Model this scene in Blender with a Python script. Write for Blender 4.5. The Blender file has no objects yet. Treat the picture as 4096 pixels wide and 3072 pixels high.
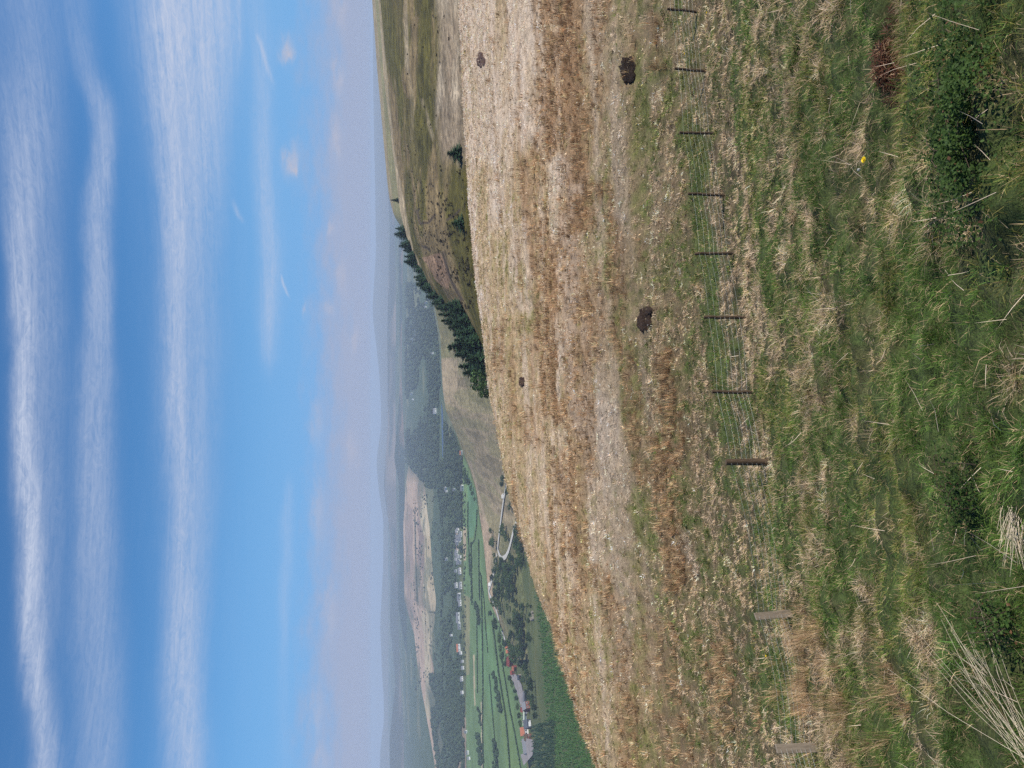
import bpy, math, random
import numpy as np
from mathutils import Matrix, Vector
from mathutils.bvhtree import BVHTree

rng = np.random.default_rng(7)
random.seed(7)
scene = bpy.context.scene
COL = scene.collection
PI = math.pi

# ------------------------------------------------------------------ camera
FPX = 3094.0                      # focal length in pixels of the 4096 px wide photograph
PITCH = math.radians(10.2)
cp, sp = math.cos(PITCH), math.sin(PITCH)
FW = np.array((0.0, cp, -sp)); UP = np.array((0.0, sp, cp))
cam_d = bpy.data.cameras.new("camera")
cam = bpy.data.objects.new("camera", cam_d); COL.objects.link(cam)
cam_d.sensor_fit = 'HORIZONTAL'; cam_d.sensor_width = 36.0
cam_d.lens = 36.0 * FPX / 4096.0
cam_d.clip_start = 0.1; cam_d.clip_end = 60000
m = Matrix.Identity(4)            # the phone was held on its side: sky to the left
for i, v in enumerate((-UP, np.array((1.0, 0, 0)), -FW)):
    for k in range(3):
        m[k][i] = float(v[k])
cam.matrix_world = m
scene.camera = cam

def ray(X, Y):
    X = np.asarray(X, float); Y = np.asarray(Y, float)
    a = (1536.0 - Y) / FPX; b = (2048.0 - X) / FPX
    return np.stack([a, cp + b * sp, -sp + b * cp], -1)

def px(P):
    P = np.asarray(P, float)
    d = P @ FW
    d = np.where(np.abs(d) < 1e-6, 1e-6, d)
    return 2048 - FPX * (P @ UP) / d, 1536 - FPX * P[..., 0] / d, d

def at_r(X, Y, r):
    d = ray(X, Y)
    h = np.hypot(d[..., 0], d[..., 1])
    return d / h[..., None] * np.asarray(r, float)[..., None]

# ------------------------------------------------------------------ noise
def vnoise(x, y, seed=0):
    x = np.asarray(x, float); y = np.asarray(y, float)
    xi = np.floor(x).astype(np.int64); yi = np.floor(y).astype(np.int64)
    xf = x - xi; yf = y - yi
    u = xf * xf * (3 - 2 * xf); v = yf * yf * (3 - 2 * yf)
    def h(i, j):
        n = (i * 374761393 + j * 668265263 + seed * 974634777) & 0x7fffffff
        n = ((n ^ (n >> 13)) * 1274126177) & 0x7fffffff
        return ((n ^ (n >> 16)) & 0xffff) / 65535.0
    return (h(xi, yi) * (1 - u) + h(xi + 1, yi) * u) * (1 - v) + (h(xi, yi + 1) * (1 - u) + h(xi + 1, yi + 1) * u) * v

def fbm(x, y, seed=0, o=4):
    s = 0; a = 0.5; t = 0
    for k in range(o):
        s = s + a * vnoise(x * 2 ** k, y * 2 ** k, seed + 17 * k); t += a; a *= 0.5
    return s / t

def smooth(e0, e1, x):
    t = np.clip((x - e0) / (e1 - e0), 0, 1)
    return t * t * (3 - 2 * t)

# ------------------------------------------------------------------ materials
def nd(t, kind, **kw):
    n = t.nodes.new(kind)
    for k, v in kw.items():
        if k in n.inputs.keys(): n.inputs[k].default_value = v
        else: setattr(n, k, v)
    return n

def mat_attr(name, noise=((1.0, .5),), rough=.9, bump=0.0, bump_scale=8.0, transl=0.0):
    """colour attribute of the mesh, broken up by procedural noise"""
    M = bpy.data.materials.new(name); M.use_nodes = True
    t = M.node_tree; t.nodes.clear()
    out = nd(t, 'ShaderNodeOutputMaterial')
    at = nd(t, 'ShaderNodeAttribute', attribute_name='Col')
    geo = nd(t, 'ShaderNodeNewGeometry')
    col = at.outputs['Color']
    for sc, amt in noise:
        n = nd(t, 'ShaderNodeTexNoise', Scale=sc, Detail=4.0, Roughness=.65)
        t.links.new(geo.outputs['Position'], n.inputs['Vector'])
        mr = nd(t, 'ShaderNodeMapRange')
        mr.inputs['From Min'].default_value = .3; mr.inputs['From Max'].default_value = .7
        mr.inputs['To Min'].default_value = 1 - amt; mr.inputs['To Max'].default_value = 1 + amt
        t.links.new(n.outputs['Fac'], mr.inputs['Value'])
        mul = nd(t, 'ShaderNodeVectorMath', operation='SCALE')
        t.links.new(col, mul.inputs[0]); t.links.new(mr.outputs['Result'], mul.inputs['Scale'])
        col = mul.outputs[0]
    p = nd(t, 'ShaderNodeBsdfPrincipled', Roughness=rough)
    p.inputs['Specular IOR Level'].default_value = .15
    t.links.new(col, p.inputs['Base Color'])
    if bump:
        n = nd(t, 'ShaderNodeTexNoise', Scale=bump_scale, Detail=5.0, Roughness=.7)
        t.links.new(geo.outputs['Position'], n.inputs['Vector'])
        b = nd(t, 'ShaderNodeBump', Strength=1.0, Distance=bump)
        t.links.new(n.outputs['Fac'], b.inputs['Height']); t.links.new(b.outputs['Normal'], p.inputs['Normal'])
    sh = p.outputs[0]
    if transl:
        tr = nd(t, 'ShaderNodeBsdfTranslucent'); t.links.new(col, tr.inputs['Color'])
        mx = nd(t, 'ShaderNodeMixShader', Fac=transl)
        t.links.new(sh, mx.inputs[1]); t.links.new(tr.outputs[0], mx.inputs[2]); sh = mx.outputs[0]
    t.links.new(sh, out.inputs['Surface'])
    return M

def mat_plain(name, col, rough=.8, noise=0.25, scale=3.0, spec=.2, metal=0.0, bump=0.0, stretch=None):
    M = bpy.data.materials.new(name); M.use_nodes = True
    t = M.node_tree; t.nodes.clear()
    out = nd(t, 'ShaderNodeOutputMaterial')
    p = nd(t, 'ShaderNodeBsdfPrincipled', Roughness=rough, Metallic=metal)
    p.inputs['Specular IOR Level'].default_value = spec
    co = nd(t, 'ShaderNodeTexCoord')
    vec = co.outputs['Object']
    if stretch:
        mp = nd(t, 'ShaderNodeMapping'); mp.inputs['Scale'].default_value = stretch
        t.links.new(vec, mp.inputs['Vector']); vec = mp.outputs[0]
    n = nd(t, 'ShaderNodeTexNoise', Scale=scale, Detail=5.0, Roughness=.65)
    t.links.new(vec, n.inputs['Vector'])
    r = nd(t, 'ShaderNodeValToRGB')
    r.color_ramp.elements[0].position = .3; r.color_ramp.elements[1].position = .7
    r.color_ramp.elements[0].color = (*[c * (1 - noise) for c in col], 1)
    r.color_ramp.elements[1].color = (*[min(1, c * (1 + noise)) for c in col], 1)
    t.links.new(n.outputs['Fac'], r.inputs['Fac']); t.links.new(r.outputs['Color'], p.inputs['Base Color'])
    if bump:
        b = nd(t, 'ShaderNodeBump', Strength=.8, Distance=bump)
        t.links.new(n.outputs['Fac'], b.inputs['Height']); t.links.new(b.outputs['Normal'], p.inputs['Normal'])
    t.links.new(p.outputs[0], out.inputs['Surface'])
    return M

M_NEAR = mat_attr('hillside_soil', ((1.3, .35), (9.0, .45), (40.0, .4)), .95, .05, 14.0)
M_MOOR = mat_attr('moor_turf', ((.05, .25), (.25, .45), (.9, .45)), .95, .5, .6)
M_FAR = mat_attr('far_land', ((.004, .15), (.03, .2)), .95)
M_GRASS = mat_attr('grass_blades', ((2.0, .22), (60.0, .2)), .6, transl=.3)
M_RUSH = mat_attr('rush_stems', ((2.0, .2), (60.0, .2)), .55, transl=.15)
M_LEAF = mat_attr('leaves', ((3.0, .3), (.4, .25)), .6, transl=.25)
M_NEEDLE = mat_attr('needles', ((2.0, .3), (.3, .25)), .7, transl=.1)
M_WOOD = mat_plain('weathered_wood', (.085, .058, .036), .85, .45, 22.0, bump=.004, stretch=(1, 1, .12))
M_WOODPALE = mat_plain('pale_weathered_wood', (.25, .20, .145), .8, .3, 22.0, bump=.004, stretch=(1, 1, .12))
M_WIRE = mat_plain('galvanised_wire', (.34, .37, .36), .55, .2, 30, .4, .3)
M_BARK = mat_plain('bark', (.07, .05, .035), .9, .35, 4)
M_WHITEWALL = mat_plain('white_render', (.74, .72, .68), .8, .08, .4)
M_STONE = mat_plain('gritstone', (.27, .235, .19), .9, .3, .8)
M_SLATE = mat_plain('grey_slate', (.15, .155, .17), .7, .25, 1.5)
M_DSLATE = mat_plain('dark_slate', (.055, .065, .085), .6, .25, 1.5)
M_TILE = mat_plain('orange_tile', (.34, .12, .065), .8, .25, 1.5)
M_REDTIN = mat_plain('red_sheeting', (.19, .045, .035), .7, .2, .8)
M_PALEROOF = mat_plain('pale_green_sheeting', (.42, .47, .36), .7, .1, .8)
M_BRICK = mat_plain('red_brick', (.24, .085, .055), .85, .25, 1.2)
M_GLASS = mat_plain('dark_glass', (.02, .023, .028), .15, .1, 1, .6)
M_ROAD = mat_plain('pale_gravel', (.40, .385, .35), .95, .15, .3)
M_YARD = mat_plain('yard_gravel', (.21, .19, .185), .95, .2, .15)
M_WATER = mat_plain('reservoir_water', (.03, .06, .11), .5, .1, .01, .6)
M_PEAT = mat_attr('bare_peat', ((6.0, .4), (30.0, .45)), 1.0, .06, 12.0)
M_YELLOW = mat_plain('dandelion_petals', (.80, .58, .01), .6, .1, 30)
M_PUFF = mat_plain('seed_fluff', (.62, .62, .58), .9, .1, 30)
M_STEM = mat_plain('dandelion_stem', (.14, .2, .06), .6, .2, 20)
M_TURB = mat_plain('white_turbine_paint', (.8, .8, .8), .4, .03, 1)
M_RUBBER = mat_plain('black_rubber', (.02, .02, .02), .8, .1, 3)

# ------------------------------------------------------------------ mesh helpers
def tag(o, label=None, cat=None, group=None, kind=None):
    if label: o['label'] = label
    if cat: o['category'] = cat
    if group: o['group'] = group
    if kind: o['kind'] = kind
    return o

def np_mesh(name, V, faces_list, mat, cols=None, smooth_shade=False):
    """V (n,3); faces_list: list of (m,k) int arrays"""
    me = bpy.data.meshes.new(name)
    V = np.ascontiguousarray(V, np.float32)
    me.vertices.add(len(V)); me.vertices.foreach_set('co', V.ravel())
    loops = np.concatenate([f.ravel() for f in faces_list]).astype(np.int32)
    sizes = np.concatenate([np.full(len(f), f.shape[1], np.int32) for f in faces_list])
    starts = np.concatenate([[0], np.cumsum(sizes)[:-1]]).astype(np.int32)
    me.loops.add(len(loops)); me.loops.foreach_set('vertex_index', loops)
    me.polygons.add(len(sizes)); me.polygons.foreach_set('loop_start', starts)
    me.update(calc_edges=True)
    if cols is not None:
        a = me.color_attributes.new('Col', 'FLOAT_COLOR', 'POINT')
        c4 = np.ones((len(V), 4), np.float32); c4[:, :3] = np.clip(cols, 0, 1)
        a.data.foreach_set('color', c4.ravel())
    if smooth_shade:
        me.polygons.foreach_set('use_smooth', np.ones(len(sizes), bool))
    if mat: me.materials.append(mat)
    return me

def link(name, me, parent=None):
    o = bpy.data.objects.new(name, me); COL.objects.link(o)
    if parent: o.parent = parent
    return o

def grid_faces(nr, nc):
    i = np.arange(nr - 1)[:, None] * nc + np.arange(nc - 1)[None]
    i = i.ravel()
    return np.stack([i, i + 1, i + nc + 1, i + nc], -1)

class MB:
    """collects pieces into one mesh"""
    def __init__(s): s.v = []; s.f = []; s.n = 0
    def add(s, V, F):
        V = np.asarray(V, float)
        s.v.append(V)
        for f in F: s.f.append([i + s.n for i in f])
        s.n += len(V)
        return s
    def box(s, c, size, rz=0):
        x, y, z = [k / 2 for k in size]
        V = np.array([(-x, -y, -z), (x, -y, -z), (x, y, -z), (-x, y, -z), (-x, -y, z), (x, -y, z), (x, y, z), (-x, y, z)])
        ca, sa = math.cos(rz), math.sin(rz)
        V = np.stack([V[:, 0] * ca - V[:, 1] * sa, V[:, 0] * sa + V[:, 1] * ca, V[:, 2]], -1) + np.array(c)
        return s.add(V, [(3, 2, 1, 0), (4, 5, 6, 7), (0, 1, 5, 4), (1, 2, 6, 5), (2, 3, 7, 6), (3, 0, 4, 7)])
    def tube(s, pts, rad, n=8, cap=True):
        pts = [np.array(p, float) for p in pts]
        if not hasattr(rad, '__len__'): rad = [rad] * len(pts)
        V = []; F = []
        for k, p in enumerate(pts):
            d = pts[min(k + 1, len(pts) - 1)] - pts[max(k - 1, 0)]
            d /= np.linalg.norm(d) + 1e-9
            e = np.cross(d, (0, 0, 1.0)) if abs(d[2]) < .9 else np.cross(d, (1.0, 0, 0))
            e /= np.linalg.norm(e); g = np.cross(d, e)
            for j in range(n):
                t = 2 * PI * j / n
                V.append(p + rad[k] * (math.cos(t) * e + math.sin(t) * g))
        for k in range(len(pts) - 1):
            for j in range(n):
                F.append((k * n + j, k * n + (j + 1) % n, (k + 1) * n + (j + 1) % n, (k + 1) * n + j))
        if cap:
            F.append(tuple(range(n))[::-1]); F.append(tuple((len(pts) - 1) * n + j for j in range(n)))
        return s.add(V, F)
    def mesh(s, name, mat):
        me = bpy.data.meshes.new(name)
        me.from_pydata(np.concatenate(s.v).tolist(), [], s.f); me.update()
        me.materials.append(mat)
        return me
    def build(s, name, mat, parent=None, loc=None):
        o = link(name, s.mesh(name, mat), parent)
        if loc is not None: o.location = loc
        return o

def empty(name, loc, rz=0):
    o = bpy.data.objects.new(name, None); COL.objects.link(o)
    o.location = [float(v) for v in loc]; o.rotation_euler = (0, 0, rz)
    o.empty_display_size = .2
    return o

def copy_tree(o, parent=None):
    c = o.copy(); COL.objects.link(c)
    if parent: c.parent = parent
    for ch in list(o.children): copy_tree(ch, c)
    return c

# ------------------------------------------------------------------ the near hillside
_ag = np.radians(np.linspace(-70, 70, 281))
_rc = np.interp(np.degrees(_ag), [-70, -40, -27, -21, -12, .6, 12, 26.4, 40, 70], [36, 47, 55, 62, 80, 104, 119, 130, 138, 150])
_k = np.exp(-.5 * (np.arange(-20, 21) / 7.0) ** 2); _k /= _k.sum()
_rc = np.convolve(np.pad(_rc, 20, mode='edge'), _k, 'valid')

def r_crest(x, y):
    return np.interp(np.arctan2(x, y), _ag, _rc)

def zn0(x, y):
    x = np.asarray(x, float); y = np.asarray(y, float)
    xs = 40 * np.tanh(x / 40)
    a = -1.65 - .45 * np.maximum(y, -14) + .06 * np.maximum(x, -60)
    bn = -11.15 + .05 * x - .037 * y
    k = 1.1
    mx = np.maximum(a, bn)
    z = mx + k * np.log(np.exp((a - mx) / k) + np.exp((bn - mx) / k))
    r = np.hypot(x, y); d = np.maximum(0, r - r_crest(x, y) + 6)
    z = z - np.where(d < 22, .012 * d * d, .012 * 484 + .528 * (d - 22))
    return z

def _flat_hit(X, Y):
    d = ray(X, Y); t = np.geomspace(1.5, 60, 4000); P = d * t[:, None]
    return P[int(np.argmax(P[:, 2] < zn0(P[:, 0], P[:, 1])))]
DITCH = [_flat_hit(*q)[:2] for q in ((3540, -260), (3540, 0), (3535, 180), (3540, 300), (3565, 420))]
def ditch(x, y):
    best = np.full(np.shape(x), 1e9)
    for (x0, y0), (x1, y1) in zip(DITCH[:-1], DITCH[1:]):
        dx, dy = x1 - x0, y1 - y0
        t = np.clip(((x - x0) * dx + (y - y0) * dy) / (dx * dx + dy * dy), 0, 1)
        best = np.minimum(best, np.hypot(x - x0 - t * dx, y - y0 - t * dy))
    return np.exp(-(best / .27) ** 2)

def zn(x, y):
    r = np.hypot(x, y)
    far = smooth(12, 35, r)
    z = zn0(x, y)
    z = z + (fbm(np.asarray(x) * .9, np.asarray(y) * .9, 3) - .5) * .34 * (1 - .5 * far)
    z = z + (fbm(np.asarray(x) * 3.6, np.asarray(y) * 3.6, 5, 2) - .5) * .20
    z = z + (fbm(np.asarray(x) * .06, np.asarray(y) * .14, 9, 3) - .5) * 1.1 * far
    return z - .24 * ditch(np.asarray(x), np.asarray(y))

def gp(X, Y):
    """where the ray of a photograph pixel meets the near hillside"""
    d = ray(X, Y); t = np.geomspace(1.5, 260, 1500)
    P = d[None, :] * t[:, None]
    below = P[:, 2] < zn(P[:, 0], P[:, 1])
    if not below.any(): return None
    i = int(np.argmax(below))
    lo, hi = t[max(i - 1, 0)], t[i]
    for _ in range(18):
        mid = (lo + hi) / 2; p = d * mid
        if p[2] < zn(p[0], p[1]): hi = mid
        else: lo = mid
    return d * hi

# colour zones of the near hill: strokes (polyline in photograph measurements), half width, strength
RUST = [([(2180, -300), (2180, 0), (2190, 250), (2180, 400), (2150, 600), (2130, 800), (2140, 1000), (2150, 1200), (2152, 1400), (2165, 1640)], 38, .75),
        ([(2225, 130), (2235, 300), (2215, 450), (2210, 600)], 25, .9), ([(2200, 1000), (2212, 1200), (2215, 1570), (2235, 1660)], 30, .8),
        ([(2265, -200), (2262, 150), (2285, 420), (2300, 600), (2312, 780), (2322, 900)], 38, .8),
        ([(2400, -100), (2395, 70), (2390, 250), (2385, 500)], 32, .75),
        ([(2360, 740), (2430, 760), (2460, 950), (2472, 1100), (2480, 1280), (2500, 1425), (2515, 1570), (2537, 1715), (2555, 1825), (2558, 1925)], 30, 1.0),
        ([(2667, 1425), (2690, 1570), (2690, 1680), (2674, 1787)], 36, 1.0), ([(2674, 1787), (2652, 1896), (2652, 2004), (2667, 2113)], 60, .95),
        ([(2370, 1080), (2375, 1250), (2385, 1420)], 38, .7), ([(2590, 80), (2592, 180), (2600, 260)], 24, .8), ([(2500, 150), (2490, 330)], 20, .6),
        ([(2250, 1850), (2262, 2000), (2300, 2200)], 50, .55), ([(2680, 2200), (2690, 2330)], 55, .8), ([(2560, 960), (2570, 1010)], 22, .9),
        ([(2640, 2560), (2660, 2760), (2700, 3072)], 90, .6), ([(2880, 2600), (2900, 2800), (2920, 2920)], 60, .6), ([(3215, 2520), (3245, 2640), (3270, 2800)], 40, .5),
        ([(2005, 1300), (2010, 1480)], 22, .5), ([(2080, 1640), (2120, 1750)], 40, .45), ([(2400, 2300), (2500, 2700), (2560, 3072)], 45, .45),
        ([(3560, 2700), (3620, 2850)], 40, .4), ([(3480, 2480), (3540, 2560)], 35, .4)]
PALE = [([(2080, -300), (2080, 0), (2075, 250), (2095, 400), (2112, 540)], 52, .9), ([(1940, -300), (1940, 200), (1950, 600)], 60, .7),
        ([(2000, 300), (2005, 520), (1990, 760), (2010, 900)], 34, .8), ([(1845, -300), (1850, 200), (1858, 600), (1880, 900), (1912, 1200), (1935, 1500), (1965, 1700)], 22, 1.0),
        ([(2260, 640), (2268, 900), (2275, 1100), (2288, 1400), (2312, 1600), (2350, 1720), (2400, 1800)], 36, .95),
        ([(2390, 1640), (2440, 1800), (2450, 1960)], 75, .7), ([(2080, 900), (2085, 1050), (2090, 1250)], 25, .6),
        ([(2430, 2020), (2470, 2400), (2480, 2700)], 60, .6), ([(2440, 840), (2470, 870)], 20, .8), ([(2720, 2180), (2760, 2280)], 40, .7)]
GREEN = [([(2740, 470), (2770, 700), (2795, 900), (2832, 1300), (2885, 1560), (2905, 1740)], 34, 1.0), ([(2620, 200), (2570, 420), (2590, 620)], 30, .55),
         ([(2110, 1340), (2120, 1180), (2000, 1000)], 30, .5), ([(2510, 1700), (2470, 1400), (2380, 720)], 24, .4), ([(2530, 1990), (2560, 2160)], 40, .6),
         ([(3100, 1200), (3060, 900), (2990, 500), (2960, 250)], 40, .45), ([(3090, 2650), (3110, 2800)], 55, .9), ([(3120, 1560), (3150, 1760)], 45, .8),
         ([(3270, 2330), (3330, 2500)], 50, .8), ([(2700, 2000), (2760, 2100)], 30, .6), ([(3500, 2900), (3540, 3072)], 60, .8)]

def stroke(S, X, Y):
    best = np.zeros(np.shape(X))
    for pts, hw, st in S:
        dm = np.full(np.shape(X), 1e9)
        for (x0, y0), (x1, y1) in zip(pts[:-1], pts[1:]):
            dx, dy = x1 - x0, y1 - y0
            t = np.clip(((X - x0) * dx + (Y - y0) * dy) / (dx * dx + dy * dy), 0, 1)
            dm = np.minimum(dm, np.hypot(X - x0 - t * dx, Y - y0 - t * dy))
        best = np.maximum(best, st * (1 - smooth(.35 * hw, 1.5 * hw, dm)))
    return best

def zones(x, y):
    """weights of rush, pale straw, and greenness at points of the near hill"""
    P = np.stack([x, y, zn0(x, y)], -1)
    X, Y, d = px(P)
    r = np.hypot(x, y)
    j = 36
    Xj = X + (fbm(x * .5, y * .5, 31, 3) - .5) * j * 2.6 + (fbm(x * .09, y * .25, 32, 3) - .5) * 60 * (X < 2750); Yj = Y + (fbm(x * .5, y * .5, 37, 3) - .5) * j * 3
    rust = stroke(RUST, Xj, Yj); pale = stroke(PALE, Xj, Yj); gr = stroke(GREEN, Xj, Yj)
    n1 = fbm(x * .7, y * .36, 41, 4); n2 = fbm(x * 2.2, y * .95, 43, 3)
    s1 = fbm(x * .07 + 5, y * .42, 101, 4); s2 = fbm(x * .05, y * .30 + 3, 103, 4); s3 = fbm(x * .06, y * .36 + 9, 105, 4)
    fld = 1 - smooth(2480, 2700, X)
    rust = np.clip(rust * (.35 + 1.2 * s1) + .55 * smooth(.54, .68, s2) * fld * smooth(1950, 2050, X), 0, 1)
    pale = np.clip(pale * (.3 + 1.2 * s3) + .5 * smooth(.52, .68, fbm(x * .09, y * .5, 107, 4)) * fld, 0, 1)
    # overall green share: field beyond the fence straw, slope this side green
    near = smooth(2960, 3240, Xj + .06 * (1500 - Y))
    g = .27 + .46 * near + .24 * smooth(3300, 3650, X)
    g = g - .12 * smooth(2450, 2900, Y) * near - .10 * (1 - smooth(0, 700, Y)) * near * (1 - smooth(3450, 3550, X))
    n3 = fbm(x * 5.0, y * 2.3, 47, 2)
    g = g + (n1 - .5) * 1.0 + (n2 - .5) * 1.3 + (n3 - .5) * 1.3
    g = g - .18 * smooth(2500, 2100, X)
    g = g + .10 * smooth(2420, 2560, X) * (1 - near)
    g = np.maximum(g, (.60 + .3 * (n3 - .5)) * smooth(3330, 3480, X) * (1 - smooth(2200, 2500, Y)))
    g = np.clip(g - .8 * pale + 1.0 * gr - .3 * rust, 0, 1)
    rust = np.maximum(rust, .38 * smooth(.60, .72, fbm(x * .8, y * .8, 53, 3)) * smooth(2200, 2600, Y))
    return rust, pale, g, X, Y, r

C_STRAW = np.array((.60, .43, .245)); C_PALE = np.array((.76, .60, .45)); C_OLIVE = np.array((.225, .205, .055))
C_GREEN = np.array((.135, .20, .034)); C_DGREEN = np.array((.06, .125, .028)); C_RUST = np.array((.48, .285, .145)); C_BROWN = np.array((.26, .16, .09))

def build_hillside():
    az = np.radians(np.concatenate([np.linspace(-180, -55, 40)[:-1], np.linspace(-55, 55, 420), np.linspace(55, 180, 40)[1:]]))
    rr = np.concatenate([[.02, .2], np.geomspace(.6, 260, 520)])
    A, R = np.meshgrid(az, rr)
    x = R * np.sin(A); y = R * np.cos(A)
    z = zn(x, y)
    fl = x.ravel(), y.ravel()
    rust, pale, g, X, Y, r = zones(*fl)
    soil = np.array((.085, .065, .035)); moss = np.array((.055, .075, .022))
    c = soil * (1 - g[:, None]) + moss * g[:, None]
    farw = smooth(18, 60, r)[:, None]
    strawy = C_STRAW * .62 + 0 * c
    strawy = strawy * (1 - pale[:, None]) + C_PALE * .65 * pale[:, None]
    strawy = strawy * (1 - rust[:, None]) + C_RUST * .55 * rust[:, None]
    olive = strawy * (1 - g[:, None] * .8) + C_OLIVE * .8 * g[:, None] * .8
    c = c * (1 - farw) + olive * farw
    dm = ditch(*fl)[:, None]
    c = c * (1 - dm) + np.array((.028, .016, .010)) * dm  # earth darkened along the ditch, its shadow put into the colour
    V = np.stack([x, y, z], -1).reshape(-1, 3)
    o = link('hillside', np_mesh('hillside', V, [grid_faces(len(rr), len(az))[:, ::-1]], M_NEAR, c, True))
    return tag(o, kind='structure')
build_hillside()

# ------------------------------------------------------------------ grass blades
def blades(base, az, L, lean, curl, w, col, tipcol=None, levels=2):
    """each blade: a bent tapering strip.  base (n,3); az, L, lean, curl, w (n,)"""
    n = len(base)
    ca, sa = np.cos(az), np.sin(az)
    out = np.stack([ca, sa, np.zeros(n)], -1)
    tw = rng.normal(0, .7, n)
    side = np.stack([-np.sin(az + tw), np.cos(az + tw), np.zeros(n)], -1) * (w * .5)[:, None]
    def step(ang):
        return out * np.sin(ang)[:, None] + np.array((0, 0, 1.0)) * np.cos(ang)[:, None]
    p1 = base + step(lean) * (L * .5)[:, None]
    p2 = p1 + step(np.minimum(lean + curl, 2.3)) * (L * .5)[:, None]
    V = np.empty((n, 5, 3)); V[:, 0] = base - side; V[:, 1] = base + side; V[:, 2] = p1 + side * .85; V[:, 3] = p1 - side * .85; V[:, 4] = p2
    C = np.repeat(col[:, None, :], 5, 1)
    if tipcol is not None: C[:, 4] = tipcol
    i = np.arange(n)[:, None] * 5
    return V.reshape(-1, 3), i + np.array([[0, 1, 2, 3]]), i + np.array([[3, 2, 4]]), C.reshape(-1, 3)

class Pile:
    def __init__(s): s.p = []
    def add(s, b): s.p.append(b)
    def build(s, name, mat):
        V = []; Q = []; T = []; C = []; n = 0
        for v, q, t, c in s.p:
            V.append(v); Q.append(q + n); T.append(t + n); C.append(c); n += len(v)
        return link(name, np_mesh(name, np.concatenate(V), [np.concatenate(Q), np.concatenate(T)], mat, np.concatenate(C)))

AZ0, AZ1 = math.radians(-37), math.radians(37)
def sample(r0, r1, dens):
    a1 = AZ1 if r0 > 11 else math.radians(52)
    n = int(dens * .5 * (r1 * r1 - r0 * r0) * 2 * a1)
    a = rng.uniform(-a1, a1, n); r = np.sqrt(rng.uniform(r0 * r0, r1 * r1, n))
    x, y = r * np.sin(a), r * np.cos(a)
    keep = r < r_crest(x, y) + 4
    x, y = x[keep], y[keep]
    X, Y, d = px(np.stack([x, y, zn0(x, y)], -1))
    mg = 420 if r0 > 11 else 1000
    keep = (X < 4096 + mg * .8) & (Y > -mg) & (Y < 3072 + mg)
    return x[keep], y[keep]

BARE = []     # (X, Y, half X, half Y) bare places where no grass grows
def bare_mask(X, Y):
    m_ = np.zeros(len(X), bool)
    for (bx, by, hx, hy) in BARE:
        m_ |= ((X - bx) / hx) ** 2 + ((Y - by) / hy) ** 2 < 1
    return m_
BARE += [(3045, 2462, 70, 34), (3140, 2992, 70, 30), (2515, 285, 15, 40), (1924, 240, 10, 24), (2583, 1278, 13, 38), (3535, 262, 66, 84), (3562, 380, 44, 60), (3540, 40, 52, 150), (2088, 1528, 5, 14)]

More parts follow.
